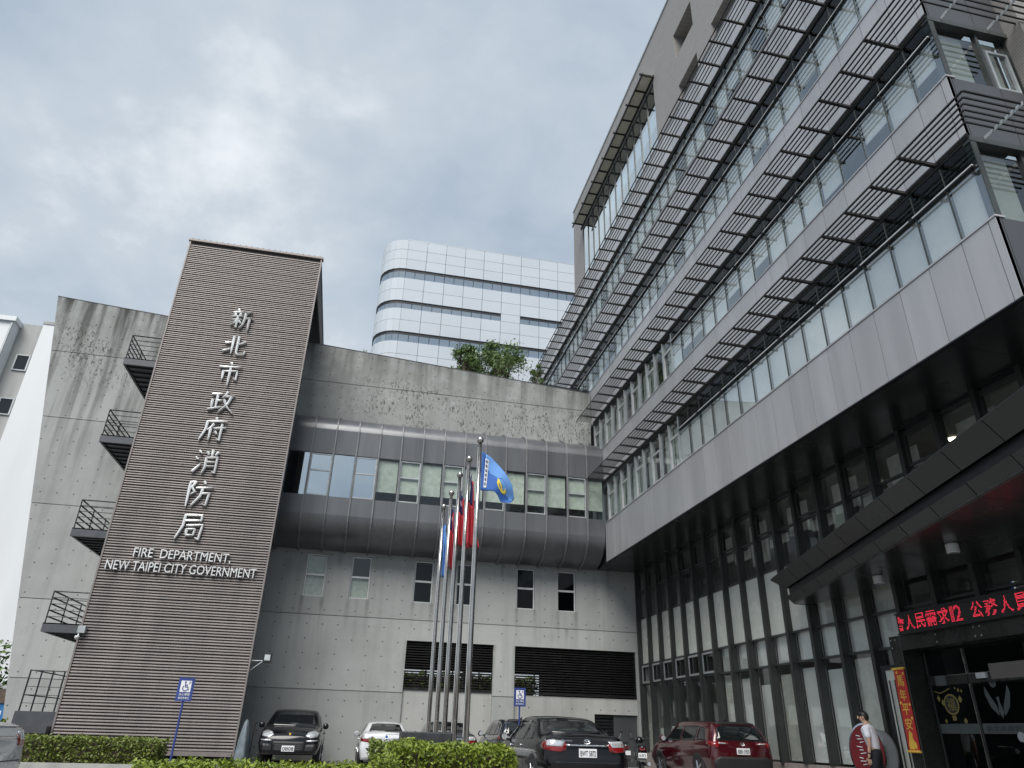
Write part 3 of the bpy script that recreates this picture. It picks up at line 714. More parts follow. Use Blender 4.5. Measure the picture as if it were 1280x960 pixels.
# overhang soffit: black panels
XC = 12.35
y = Y0; i = 0
while y < 31.0:
    y1 = min(y + 1.69, 31.0)
    box('soffit_panel', (XF + .09, y + .006, ZB - .02), (XC + .1, y1 - .006, ZB + .01), 'soffit_black', off); y = y1
box('soffit_backing', (XF + .1, Y0 + .1, ZB + .015), (XC + .1, 31.0, ZB + .03), 'dark_steel', off)
box('soffit_edge', (XF + .002, Y0 + .02, ZB - .012), (XF + .085, 29.4, ZB + .008), 'dark_steel', off)
for y in (9.4, 10.9): box('soffit_panel', (XC + .12, y - 3.4, ZB - .02), (XC + 6, y - 2, ZB + .01), 'soffit_black', off)
# brick block above, set back
XB = 12.5; TOPB = 36.7; YB = 40.65
rects = [(17.2, 19.19, 28.3, 30.05), (20.68, 22.69, 28.3, 30.05), (17.2, 19.19, 32.0, 33.7), (20.68, 22.69, 32.0, 33.7), (13.7, 15.7, 28.3, 30.05), (13.7, 15.7, 32.0, 33.7)]
BAY = (25.45, 38.45, 23.0, 33.55)
hs = rects + [BAY]
ysb = sorted({4.0, YB} | {v for h in hs for v in h[:2]}); zsb = sorted({22.0, TOPB} | {v for h in hs for v in h[2:]})
g_ = G()
for i in range(len(ysb) - 1):
    for j in range(len(zsb) - 1):
        my, mz = (ysb[i] + ysb[i + 1]) / 2, (zsb[j] + zsb[j + 1]) / 2
        if any(h[0] < my < h[1] and h[2] < mz < h[3] for h in hs): continue
        g_.box((XB, ysb[i], zsb[j]), (XB + .9, ysb[i + 1], zsb[j + 1]))
g_.obj('tiled_wall', 'taupe_tile', off)
box('tiled_end', (XB + .9, YB - .4, 10), (XB + 9, YB - .01, TOPB - .01), 'taupe_tile_x', off)
box('parapet_trim', (XB - .05, 4, TOPB), (XB + 1.0, YB + .02, TOPB + .14), 'frame_grey', off)
box('tiled_pier', (XF + 2.0, Y0 - .35, 7.9), (XF + 8, Y0 + .3, 25), 'taupe_tile_x', off)
for h in rects:
    w = box('block_window', (XB + .7, h[0], h[2]), (XB + .71, h[1], h[3]), 'pane_glass', off); m = (h[0] + h[1]) / 2
    for a, b in ((h[0], h[0] + .06), (m - .03, m + .03), (h[1] - .06, h[1])): box('frame', (XB + .66, a, h[2]), (XB + .74, b, h[3]), 'mullion_dark', w)
    box('block_room', (XB + .88, h[0] - .1, h[2] - .1), (XB + .89, h[1] + .1, h[3] + .1), 'interior_dark', off)
# glazed bay with mullions
n = 12; st = (BAY[1] - BAY[0]) / n
for i in range(n):
    a = BAY[0] + i * st
    box('bay_pane', (XB + .05, a + .026, BAY[2]), (XB + .06, a + st - .026, 29.4), 'mirror_glass', off); box('bay_pane', (XB + .05, a + .026, 29.46), (XB + .06, a + st - .026, BAY[3]), 'mirror_glass', off)
    box('bay_mullion', (XB + .01, a - .025, BAY[2]), (XB + .12, a + .025, BAY[3]), 'mullion_dark', off)
    box('bay_transom', (XB + .03, a + .031, 29.41), (XB + .1, a + st - .031, 29.45), 'mullion_dark', off)
box('bay_room', (XB + 1.4, BAY[0], BAY[2]), (XB + 1.5, BAY[1], BAY[3]), 'interior_mid', off)
# steel canopy over the bay, with pale soffit panels
cn = box('steel_canopy', (XB - .7, BAY[0] - .2, 33.66), (XB - .64, YB - 1.9, 33.8), 'louver_metal', off)
box('inner_beam', (XB - .08, BAY[0] - .2, 33.62), (XB - .004, YB - 1.9, 33.8), 'louver_metal', cn)
y = BAY[0] - .15; k = 0
while y < YB - 2:
    box('cross_beam', (XB - .72 - (.12 if k % 2 == 0 else 0), y - .04, 33.64), (XB + .0, y + .04, 33.74), 'louver_metal', cn)
    if y + 1.08 < YB - 2: box('canopy_panel', (XB - .63, y + .05, 33.70), (XB - .09, y + 1.03, 33.78), 'cream_panel', cn)
    y += 1.08; k += 1

# ---- curtain wall under the overhang
ROWS = [.6, 3.12, 3.92, 5.81, 6.88, 7.80]; MP = 1.16
cw = off
box('plinth', (XC - .12, 14.65, 0), (XC + .3, 31.0, .56), 'granite', off)
ys = []; y = 30.93
while y > 5.0: ys.append(y); y -= MP
for i, y in enumerate(ys):
    zlo = .56 if y > 14.7 else 3.3
    box('fin', (XC - .16, y - .035, zlo), (XC + .06, y + .035, ZB - .022), 'fin_metal', off)
    box('fin_cap', (XC - .20, y - .06, zlo), (XC - .161, y + .06, ZB - .022), 'fin_metal', off)
    if i + 1 >= len(ys): break
    a, b = ys[i + 1] + .04, y - .04
    for r in range(5):
        z0, z1 = ROWS[r], ROWS[r + 1]
        if z1 < zlo: continue
        z0 = max(z0, zlo)
        if r == 2 and i < 11: box('frosted_panel', (XC - .01, a, z0 + .03), (XC + .02, b, z1 - .03), 'frosted', off)
        else: box('curtain_wall_pane', (XC, a, z0 + .03), (XC + .01, b, z1 - .03), 'dim_glass', off)
        box('transom', (XC - .05, a + .001, z1 - .028), (XC + .05, b - .001, z1 + .028), 'mullion_dark', off)
    if i < 6:
        z0, z1 = ROWS[1] + .05, ROWS[2] - .05
        for lo, hi in (((a, z0), (a + .07, z1)), ((b - .07, z0), (b, z1)), ((a + .07, z0), (b - .07, z0 + .07)), ((a + .07, z1 - .07), (b - .07, z1))): box('vent_frame', (XC - .09, lo[0] + .01, lo[1]), (XC - .06, hi[0] - .01, hi[1]), 'frame_grey', off)
    if i % 2 == 1 or i < 6:
        z0, z1 = ROWS[4] + .05, ROWS[5] - .05
        for lo, hi in (((a, z0), (a + .07, z1)), ((b - .07, z0), (b, z1)), ((a + .07, z0), (b - .07, z0 + .07)), ((a + .07, z1 - .07), (b - .07, z1))): box('vent_frame', (XC - .09, lo[0] + .01, lo[1]), (XC - .06, hi[0] - .01, hi[1]), 'mullion_dark', off)
    if y > 15.2:
        box('blind', (XC + .12, a, .62), (XC + .13, b, (1.7 if i < 6 else 3.05) - .5 * random.random()), 'blind' if i % 3 else 'curtain', off)
        if i >= 6: box('blind', (XC + .12, a, 3.16), (XC + .13, b, 3.9), 'blind', off); box('blind', (XC + .12, a, 3.96), (XC + .13, b, 5.78), 'blind', off)
    if 5 < i: box('blind', (XC + .35, a, 6.2 + .6 * random.random()), (XC + .36, b, 6.9 if i % 2 else 7.6), 'curtain', off)
box('hall_back', (XC + 3.0, 5, 0), (XC + 3.1, 31, ZB), 'interior_mid', off); box('hall_upper_floor', (XC + .1, 5, 5.0), (XC + 3, 31, 5.3), 'interior_mid', off)
box('hall_end', (XC + .1, 30.9, 0), (XC + 3, 31, ZB), 'interior_mid', off)
box('hall_ceiling', (XC + .15, 5, 7.78), (XC + 3, 31, 7.84), 'interior_mid', off)
for x, y in ((14.0, 15.19), (14.0, 16.72), (14.0, 11.66), (13.6, 13.4)):
    G().lathe([(.085, 0), (.1, .02), (.1, .03)], (x, y, 7.74), 16).obj('downlight', 'downlight', off)

# ================================================================== ENTRANCE CANOPY (splayed in plan)
ec = thing('entrance_canopy', 'dark folded-panel canopy over the main entrance', 'canopy', (11, 12, 4.4))
def cl(h_off, Y):   # front line of the canopy in plan at depth Y
    return 11.56 - .284 * (17.87 - Y) - h_off
ENDY = 17.9
def pt(off_, Y, z): return (cl(off_, Y), Y, z)
bandsC = [((.46, 5.15), (.16, 4.86)), ((.14, 4.66), (-.04, 4.45))]
ysC = [4.0 + 1.16 * k for k in range(12)] + [ENDY]
for (o0, z0), (o1, z1) in bandsC:
    for a, b in zip(ysC, ysC[1:]):
        a2, b2 = a + .012, b - .012
        ext = (.05, .01, .03)
        e0 = .45 * o0 / .46 if b == ENDY else 0; e1 = 0
        g_ = G().prism([pt(o0, a2, z0), pt(o1, a2, z1), pt(o1, b2, z1), (cl(o0, b2 + e0), b2 + e0, z0)], ext); g_.obj('fascia_panel', 'canopy_panel', ec)
        p0, p1 = V(*pt(o0, b, z0)), V(*pt(o1, b, z1)); d = V(.02, 0, .012)
        if b != ENDY: G().tube([p0 + d, p1 + d], .013, 4).obj('seam', 'canopy_seam', ec)
    e0 = .45 * o0 / .46
    P = lambda o_, e_: V(cl(o_, ENDY + e_), ENDY + e_, 0)
    A = P(o0, e0); B = P(o1, 0)
    g_ = G().prism([(A.x, A.y, z0), (B.x, B.y, z1), (XC - .22, B.y + .02, z1), (XC - .22, A.y + .02, z0)], (0, -.05, .01)); g_.obj('end_panel', 'canopy_panel', ec)
G().prism([pt(.06, 4, 4.88), pt(.06, ENDY, 4.88), pt(.06, ENDY, 4.64), pt(.06, 4, 4.64)], (.1, 0, 0)).obj('shadow_gap', 'black_gap', ec)
G().prism([pt(.44, 4, 5.14), (XC - .21, 4, 5.14), (XC - .21, ENDY + .4, 5.14), pt(.44, ENDY + .4, 5.14)], (0, 0, .04)).obj('roof_sheet', 'dark_steel', ec)
for a, b in zip(ysC, ysC[1:]):
    if a < 17.5:
        g_ = G().prism([pt(.0, a + .006, 4.46), pt(.0, b - .006, 4.46), (XC - .215, b - .006, 4.46), (XC - .215, a + .006, 4.46)], (0, 0, .03)); g_.obj('soffit_panel', 'soffit_black', ec)
for (x, y), lb in zip(((11.25, 14.0), (10.64, 11.12)), ('farther of two white can lights under the entrance canopy', 'nearer of two white can lights under the entrance canopy')):
    ln = thing('can_light', lb, 'light', (x, y, 4.46), 'can lights under the canopy')
    G().lathe([(.1, 0), (.11, -.01), (.11, -.16), (.1, -.17)], (x, y, 4.455), 16).obj('can', 'frame_white', ln, False); G().lathe([(.08, 0), (.08, -.004)], (x, y, 4.284), 14).obj('lens', 'lamp_clear', ln)

# ================================================================== ENTRANCE PORTAL, LED SIGN, DOORS
XP = 11.7
po = thing('entrance_portal', 'black metal door portal with glass doors', 'portal', (XP, 12, 0))
box('post', (XP, 14.28, 0), (XC + .04, 14.62, 3.24), 'portal_metal', po, .01)
for i in range(4): box('lintel_panel', (XP, 14.62 - 2.2 * (i + 1) + .004, 2.93 + (0 if i else 0)), (XP + .3, 14.62 - 2.2 * i - .004 - (.342 if i == 0 else 0), 3.24), 'portal_metal', po)
box('lintel_soffit', (XP + .302, 5.8, 2.94), (XC + .04, 14.27, 2.97), 'soffit_black', po)
for y, z in [(14.55, 3.16), (14.42, 3.16), (14.55, 3.0), (13.2, 3.15), (13.2, 3.0), (12.2, 3.17), (12.05, 3.17), (12.2, 3.0), (12.05, 3.0), (11.0, 3.16), (11.0, 3.0), (10.85, 3.16)]:
    G().lathe([(.018, 0), (.018, -.012), (.01, -.016)], (XP, y, z), 8, 'x').obj('bolt', 'bolt', po)
XG = 12.2
def doorrect(a, b, z0, z1, w=.03, mat='stainless', nm='door_frame'):
    for lo, hi in (((a, z0), (a + w, z1)), ((b - w, z0), (b, z1)), ((a + w, z0), (b - w, z0 + w)), ((a + w, z1 - w), (b - w, z1))): box(nm, (XG - .03, lo[0], lo[1]), (XG + .03, hi[0], hi[1]), mat, po)
for a, b in ((13.15, 14.24), (11.55, 13.13), (9.95, 11.53), (8.35, 9.93)):
    d = box('door_pane', (XG, a + .03, .08), (XG + .012, b - .03, 2.2), 'entry_glass', po); box('transom_pane', (XG, a + .03, 2.42), (XG + .012, b - .03, 2.9), 'entry_glass', po)
    box('door_rail', (XG - .04, a, 2.23), (XG + .04, b, 2.4), 'portal_metal', po)
    box('door_frame', (XG - .02, a, .05), (XG + .02, a + .022, 2.9), 'stainless', po); box('door_frame', (XG - .02, b - .022, .05), (XG + .02, b, 2.9), 'mullion_dark', po)
    box('door_frame', (XG - .02, a + .023, 2.405), (XG + .02, b - .023, 2.418), 'stainless', po)
    if a < 13: G().tube([(XG - .07, a + .12, .9), (XG - .07, a + .12, 1.9)], .014, 6).obj('pull_handle', 'mullion_dark', po)
    box('notice_band', (XG - .006, a + .04, 1.32), (XG - .002, b - .04, 1.5), 'decal_grey', po)
text_obj('notice_text', '新北市政府消防局', 'decal_dark', po, (XG - .007, 13.0, 1.36), (0, -1, 0), (0, 0, 1), 1.3, .1, .002)
box('paper_notice', (XG - .045, 13.72, 2.22), (XG - .041, 14.02, 2.41), 'decal_grey', po); box('sensor', (XG - .1, 12.62, 2.3), (XG - .042, 12.86, 2.4), 'frame_white', po)
box('paper_notice', (XG - .045, 11.0, 2.27), (XG - .041, 12.55, 2.55), 'notice_tan', po)
G().lathe([(.085, 0), (.085, -.004)], (XG - .003, 12.25, 1.27), 20, 'x').obj('round_sticker', 'frame_grey', po)
# gold lantern sticker with the character for luck, sprig and small lanterns
G().lathe([(.2, 0), (.2, -.004)], (XG - .003, 13.76, 1.86), 24, 'x').obj('lantern_sticker', 'decal_gold', po); G().lathe([(.165, 0), (.165, -.003)], (XG - .0075, 13.76, 1.86), 24, 'x').obj('lantern_field', 'decal_dark', po)
text_obj('lantern_text', '福', 'decal_gold', po, (XG - .012, 13.87, 1.74), (0, -1, 0), (0, 0, 1), .22, .24, .003)
box('lantern_tassel', (XG - .006, 13.71, 1.56), (XG - .002, 13.81, 1.65), 'decal_gold', po)
for y, z, s_ in ((14.08, 1.98, .05), (13.98, 1.9, .05), (13.5, 1.95, .055), (13.5, 2.12, .03), (13.58, 2.16, .02), (13.42, 2.1, .025), (14.0, 1.55, .035), (13.48, 1.55, .05)):
    G().prism([(XG - .006, y, z - s_ * 1.3), (XG - .006, y - s_, z), (XG - .006, y, z + s_ * 1.3), (XG - .006, y + s_, z)], (.003, 0, 0)).obj('ornament_sticker', 'decal_gold', po)
g_ = G(); g_.tube([(XG - .008, 14.15, 2.12), (XG - .008, 14.0, 2.08), (XG - .008, 13.85, 2.12), (XG - .008, 13.72, 2.16)], .012, 5); g_.obj('sprig_sticker', 'decal_gold', po)
# grey winged emblem on the sliding leaf
for s_ in (-1, 1):
    cy = 12.55; q = [(.06, 1.62), (.22, 1.78), (.30, 2.02), (.27, 2.16), (.18, 1.98), (.08, 1.8)]
    poly = [(XG - .006, cy - s_ * a, b) for a, b in q]
    if s_ > 0: poly = poly[::-1]
    G().prism(poly, (.003, 0, 0)).obj('emblem_wing', 'decal_grey', po)
G().prism([(XG - .006, 12.55 + a, b) for a, b in ((-.06, 1.7), (.0, 1.58), (.06, 1.7), (.03, 1.85), (.05, 1.95), (-.02, 1.97), (-.01, 1.86))], (.003, 0, 0)).obj('emblem_body', 'decal_grey', po)
G().lathe([(.075, 0), (.075, -.003)], (XG - .003, 12.6, 2.2), 18, 'x').obj('emblem_ring', 'decal_grey', po); G().lathe([(.03, 0), (.03, -.003)], (XG - .0065, 12.6, 2.2), 14, 'x').obj('emblem_hole', 'decal_dark', po)
box('lobby_back', (XC + 2.9, 5, 0), (XC + 2.99, 14.6, 3.3), 'interior_dark', po); box('lobby_side', (XC + .05, 14.3, 0), (XC + 2.9, 14.36, 3.2), 'interior_dark', po)
box('lobby_ceiling', (XC + .05, 5, 3.2), (XC + 2.9, 14.3, 3.25), 'interior_dark', po)
# narrow side door beside the portal
sdr = thing('side_door', 'narrow glazed door with a long black handle beside the red banner', 'door', (XC - .2, 15.1, 0))
box('leaf', (XC - .24, 14.72, .06), (XC - .225, 15.45, 2.62), 'frosted', sdr)
for a, b in ((14.64, 14.72), (15.45, 15.55)): box('jamb', (XC - .27, a, 0), (XC - .2, b, 2.72), 'black_gap', sdr)
box('head', (XC - .27, 14.72, 2.62), (XC - .2, 15.45, 2.72), 'black_gap', sdr)
for y in (15.3, 15.12): G().tube([(XC - .3, y, .5), (XC - .3, y, 2.4)], .016, 6).obj('handle', 'trim_black', sdr)
# LED board
led = thing('led_sign', 'black moving-message board with red characters over the entrance', 'sign', (11.6, 11, 3.25))
box('board', (11.56, 6.0, 3.25), (11.68, 14.08, 3.63), 'led_board', led); box('board_frame', (11.54, 6.0, 3.63), (11.69, 14.1, 3.66), 'trim_black', led); box('board_frame', (11.54, 6.0, 3.22), (11.69, 14.1, 3.249), 'trim_black', led)
def dots(body):
    v, f = text_data(body, 1.0, .012)
    if not f: return []
    lo = [min(p[i] for p in v) for i in range(2)]; hi = [max(p[i] for p in v) for i in range(2)]
    bv = BVHTree.FromPolygons([(p.x, p.y, 0) for p in v], f); n = 13; nx = max(3, round(n * (hi[0] - lo[0]) / (hi[1] - lo[1]))) if body.isascii() else n
    res = []
    for i in range(nx):
        for j in range(n):
            hit = 0
            for a in (-.22, 0, .22):
                for b in (-.22, 0, .22):
                    x = lo[0] + (i + .5 + a) / nx * (hi[0] - lo[0]); y = lo[1] + (j + .5 + b) / n * (hi[1] - lo[1])
                    if bv.ray_cast(V(x, y, 1), V(0, 0, -1))[0] is not None: hit += 1
            if hit >= 4: res.append((i, j, nx))
    return res
y = 14.02
seq = [('會', .20), ('人', .31), ('民', .31), ('需', .33), ('求', .33), ('1', .11), ('2', .22), (' ', .2), ('公', .33), ('務', .35), ('人', .33), ('員', .33), ('應', .35), ('依', .35)]
for ch, adv in seq:
    if ch != ' ':
        g_ = G(); wch = adv * .86
        for i, j, nx in dots(ch):
            if ch == '會' and i < nx // 2 - 1: continue
            yy = y - (i + .5) / nx * wch; zz = 3.29 + (j + .5) / 13 * .3; h_ = .006
            if ch == '會': yy = y - (i - nx / 2 + 1.5) / nx * wch * 1.7
            g_.add([(11.555, yy + h_, zz - h_), (11.555, yy - h_, zz - h_), (11.555, yy - h_, zz + h_), (11.555, yy + h_, zz + h_)], [(0, 1, 2, 3)])
        o = g_.obj('led_character', 'led_red', led); o['kind'] = 'stuff'
    y -= adv
# red couplet banner on the post
bn = thing('red_banner', 'red and gold vertical new year banner hanging on the portal post', 'banner', (XP - .02, 14.48, .95))
box('cloth', (XP - .022, 14.31, .99), (XP - .012, 14.64, 2.57), 'red_banner', bn)
for z in (.965, 2.575): G().tube([(XP - .03, 14.29, z), (XP - .03, 14.66, z)], .026, 8).obj('roller', 'gold', bn)
for ch, z in zip('馬年平安', (2.22, 1.94, 1.66, 1.38)): text_obj('character', ch, 'gold', bn, (XP - .024, 14.58, z), (0, -1, 0), (0, 0, 1), .2, .22, .004, .008)
hp = [(0, 0), (.05, .02), (.1, .0), (.16, .03), (.2, .0), (.215, .08), (.19, .14), (.15, .17), (.13, .24), (.145, .30), (.10, .335), (.075, .37), (.05, .33), (.03, .22), (.0, .1)]
G().prism([(XP - .026, 14.59 - a * 1.05, 1.0 + b) for a, b in hp], (.004, 0, 0)).obj('horse_print', 'gold', bn)
for y_, z_ in ((14.36, 2.47), (14.55, 2.5), (14.34, 1.86), (14.6, 1.9), (14.35, 1.6)): G().lathe([(.03, 0), (.03, -.003)], (XP - .0235, y_, z_), 8, 'x').obj('blossom_print', 'gold', bn)
# oval red signboard by the door
ov = thing('oval_sign', 'red oval signboard with silver rim standing by the glass wall', 'sign', (11.75, 16.0, 0))
def ell(xc, yc, zc, ry, rz, depth, nm, mat, n=28):
    u = V(.30, -.954, 0)      # faces the forecourt obliquely
    w_ = V(-.954, -.30, 0)
    pts = [V(xc, yc, zc) + u * (ry * math.cos(2 * math.pi * k / n)) + V(0, 0, rz * math.sin(2 * math.pi * k / n)) for k in range(n)]
    return G().prism(pts, w_ * depth).obj(nm, mat, ov)
ell(11.72, 16.0, .92, .47, .6, .06, 'rim', 'chrome'); ell(11.66, 15.98, .92, .43, .56, .012, 'face', 'oval_red')
for k_ in range(9):
    c_ = V(11.642, 15.975, 1.26 - .075 * k_) + V(.30, -.954, 0) * (-.16 + .035 * (k_ % 3)); u_ = V(.30, -.954, 0) * (.05 + .02 * (k_ % 2))
    G().tube([c_ - u_, c_ + u_ + V(0, 0, .02 * ((k_ % 3) - 1))], .010, 5).obj('face_mark', 'sign_white', ov)
ell(11.86, 15.7, .88, .36, .5, .05, 'side_board', 'grey_shell')
box('foot', (11.6, 15.85, 0), (11.9, 16.2, .32), 'stone_dark', ov)

# ================================================================== BACKGROUND BUILDINGS
wt = thing('white_tower_block', 'tall white panelled office block with a rounded corner and dark window strips', 'building', (10, 64, 0))
WY, WXL, WR = 64.0, -1.85, 2.6
path = [(WXL, WY + WR + 2.1 * k) for k in range(6, 0, -1)]
for k in range(0, 7):
    a = math.pi / 2 * k / 6; path.append((WXL + WR - WR * math.cos(a), WY + WR - WR * math.sin(a)))
nb = len(path)
while path[-1][0] < 30: path.append((path[-1][0] + 2.12, WY))
zbands = [(28, 36.85, 'p'), (36.85, 38.0, 's3'), (38.0, 40.8, 'p'), (40.8, 41.75, 's2'), (41.75, 44.6, 'p'), (44.6, 45.8, 's1'), (45.8, 49.6, 'p')]
def wall_seg(p, q, z0, z1, th, inset, nm, mat, gap):
    P, Q = V(p[0], p[1], 0), V(q[0], q[1], 0); d = (Q - P).normalized(); n = V(d.y, -d.x, 0)   # outward
    P2, Q2 = P + d * gap - n * inset, Q - d * gap - n * inset
    return G().prism([(P2.x, P2.y, z0), (Q2.x, Q2.y, z0), (Q2.x, Q2.y, z1), (P2.x, P2.y, z1)], -n * th).obj(nm, mat, wt)
for i in range(len(path) - 1):
    p, q = path[i], path[i + 1]; xm = (p[0] + q[0]) / 2; curved = 5 < i < 12
    for z0, z1, k in zbands:
        strip = k != 'p' and not (k == 's2' and 10.6 < xm < 12.9) and not (k == 's1' and xm > 19.2)
        if not strip:
            nrow = max(1, round((z1 - z0) / 1.4)) if not curved or True else 1
            for r in range(nrow):
                a, b = z0 + (z1 - z0) * r / nrow, z0 + (z1 - z0) * (r + 1) / nrow
                if a < 33: continue
                wall_seg(p, q, a + .018, b - .018, .25, 0, 'cladding_panel', 'white_panel', .02 if not curved else .003)
        else:
            m = ((p[0] + q[0]) / 2, (p[1] + q[1]) / 2)
            for u, w in (((p, m), (m, q)) if not curved else ((p, q),)):
                wall_seg(u, w, z0 + .01, z1 - .3, .06, .12, 'window_pane', 'strip_glass', .03)
            wall_seg(p, q, z1 - .3, z1 - .001, .3, .1, 'window_head', 'black_gap', 0)
g_ = G(); inner = [(max(x, WXL + .75) if i < nb else x, max(y, WY + .75)) for i, (x, y) in enumerate(path)]
poly = [(x, y) for x, y in inner[:6]] + [(WXL + WR - (WR - .55) * math.cos(math.pi / 2 * k / 6), WY + WR - (WR - .55) * math.sin(math.pi / 2 * k / 6)) for k in range(7)] + [(30, WY + .55), (30, WY + 14)]
g_.prism([(x, y, 0) for x, y in poly], (0, 0, 49.5)); g_.obj('core', 'white_panel', wt)
box('roof_trim', (WXL + WR, WY + .0, 49.6), (30, WY + .25, 49.68), 'frame_grey', wt)

lb = thing('white_side_block', 'white tiled apartment block with a stained window recess at the far left', 'building', (-28, 50, 0))
zt = 26.7
box('tiled_wall', (-24.55, 50, 3.0), (-16.5, 58, zt), 'left_tile', lb); box('tiled_wall', (-45, 50, 3.0), (-26.45, 58, zt - .1), 'left_tile', lb)
box('recess_wall', (-26.45, 50.9, 3.0), (-24.55, 52, zt + .3), 'left_stain', lb)
box('roof_slab', (-45, 49.8, zt - .1), (-26.3, 58, zt + .25), 'left_tile', lb); box('roof_slab', (-24.6, 49.95, zt), (-16.4, 58, zt + .22), 'left_stain', lb)
for z in (23.3, 19.9, 16.5, 13.1, 9.7):
    w = box('window', (-25.85, 50.86, z), (-25.1, 50.89, z + 1.1), 'car_glass', lb)
    for lo, hi in (((-25.95, z - .08), (-25.85, z + 1.18)), ((-25.1, z - .08), (-25.0, z + 1.18)), ((-25.85, z - .08), (-25.1, z)), ((-25.85, z + 1.1), (-25.1, z + 1.18))): box('frame', (lo[0], 50.8, lo[1]), (hi[0], 50.9, hi[1]), 'frame_grey', w)
box('base_course', (-45, 49.9, 0), (-16.4, 58, 2.98), 'left_stain', lb)
cl_ = box('drain_pipe', (-26.6, 49.9, 3), (-26.48, 49.99, zt - .2), 'frame_grey', lb)

# ================================================================== PLANTS
def hedge(name, label, lo, hi, n, size, mat, seed, group=None, wob=.05):
    rng = random.Random(seed); pts = []
    def surf():
        r = rng.random(); x, y, z = [rng.uniform(lo[i], hi[i]) for i in range(3)]
        ax, ay, az = (hi[1] - lo[1]) * (hi[2] - lo[2]), (hi[0] - lo[0]) * (hi[2] - lo[2]), (hi[0] - lo[0]) * (hi[1] - lo[1]); t = 2 * ax + 2 * ay + az; r *= t
        if r < ax: x = lo[0]
        elif r < 2 * ax: x = hi[0]
        elif r < 2 * ax + ay * 1.5: y = lo[1]
        elif r < 2 * ax + 2 * ay: y = hi[1]
        else: z = hi[2]
        return V(x, y, z)
    for _ in range(n):
        p = surf(); b = math.sin(p.x * 5.1 + p.y * 3) * .5 + math.sin(p.x * 11.3 + p.z * 9 + 1) * .5
        c = V((lo[0] + hi[0]) / 2, (lo[1] + hi[1]) / 2, (lo[2] + hi[2]) / 2)
        d = V((p.x - c.x) / (hi[0] - lo[0]), (p.y - c.y) / (hi[1] - lo[1]), (p.z - c.z) / (hi[2] - lo[2]))
        d = d.normalized() if d.length > 0 else V(0, 0, 1)
        p = p + d * (b * wob + rng.gauss(0, .03)) - d * abs(rng.gauss(0, .05)); p.z = max(p.z, lo[2] + .02); pts.append(p)
    v, f = leaves(pts, size, rng)
    t = thing(name, label, 'hedge', ((lo[0] + hi[0]) / 2, (lo[1] + hi[1]) / 2, lo[2]), group)
    o = mesh('foliage', v, f, mat, t); o['kind'] = 'stuff'
    box('inner_branches', tuple(a + .1 for a in lo[:2]) + (lo[2],), tuple(a - .1 for a in hi[:2]) + (hi[2] - .1,), 'bark', t)
    return t
hedge('clipped_hedge', 'long clipped green hedge in front of the slatted tower', (-9.2, 21.5, .12), (-4.55, 22.7, .70), 9000, .045, 'leaf_mid', 1, wob=.03)
hedge('clipped_hedge', 'thin low yellow-green hedge strip in front of the black SUV facing us', (-2.05, 8.7, .0), (.33, 9.3, .70), 9000, .03, 'leaf_bright', 2, wob=.02)
hedge('clipped_hedge', 'bright yellow-green hedge block in front of the flagpoles', (.68, 10.6, .0), (2.32, 12.2, .885), 16000, .032, 'leaf_bright', 3, wob=.05)
hedge('clipped_hedge', 'darker green hedge block left of the bright one by the white car', (.46, 12.3, .0), (1.3, 13.4, .90), 7000, .033, 'leaf_mid', 4, wob=.04)
hedge('clipped_hedge', 'small low bright hedge tuft at the foot of the bright hedge block', (.42, 9.9, .0), (.66, 10.3, .76), 1600, .028, 'leaf_bright', 5, wob=.03)
hedge('wild_hedge', 'dark green bushes at the left end of the concrete wall', (-11.6, 24.5, .0), (-9.7, 25.4, 1.0), 4500, .06, 'leaf_mid', 6, wob=.15)
hedge('wild_hedge', 'green hedge beyond the louvred parking hall', (1.5, 43.5, .0), (10.6, 44.5, 4.0), 9000, .12, 'leaf_bright', 8, wob=.25)
def tree(name, label, base_, h_, spread, nclump, per, size, seed, mat='leaf_tree', group=None, low=.35):
    rng = random.Random(seed); t = thing(name, label, 'tree', base_, group); bx, by, bz = base_
    top = V(bx + rng.uniform(-.1, .1), by, bz + h_ * .9); g_ = G(); r0 = .022 * h_ + .012
    g_.tube([(bx, by, bz), V(bx, by, bz).lerp(top, .35) + V(.04, 0, 0), V(bx, by, bz).lerp(top, .7) - V(.03, 0, 0), top], [r0, r0 * .75, r0 * .45, r0 * .15], 7)
    tips = []
    for k in range(nclump):
        zf = low + (1 - low) * rng.random() ** .8; a = rng.uniform(0, 6.28); rad = spread * (1 - .55 * abs(zf - .62) / .4) * rng.uniform(.35, 1)
        s_ = V(bx, by, bz).lerp(top, max(.15, zf - .28)); e_ = V(bx + rad * math.cos(a), by + rad * math.sin(a), bz + h_ * zf + rng.uniform(-.05, .1) * h_)
        g_.tube([s_, s_.lerp(e_, .55) + V(0, 0, .06 * h_), e_], [r0 * .4, r0 * .25, r0 * .1], 5); tips.append(e_)
    g_.obj('trunk', 'bark', t)
    pts = []
    for e_ in tips:
        cr = spread * rng.uniform(.2, .38)
        for _ in range(per):
            d = V(rng.gauss(0, 1), rng.gauss(0, 1), rng.gauss(0, .75)); pts.append(e_ + d * cr * .5)
    v, f = leaves(pts, size, rng, .2); o = mesh('crown', v, f, mat, t); o['kind'] = 'stuff'
    return t
tree('roof_tree', 'small green tree on the roof behind the concrete coping, left of the pair', (4.1, 33.6, 17.0), 2.7, 1.0, 26, 150, .075, 11)
tree('roof_tree', 'bushier green tree on the roof behind the concrete coping, right of the pair', (6.0, 33.6, 17.0), 3.1, 1.45, 42, 150, .075, 12)
tree('roof_tree', 'thin leafy sapling half hidden behind the sunshade ends', (8.2, 34.3, 17.0), 2.6, .55, 12, 70, .07, 13)
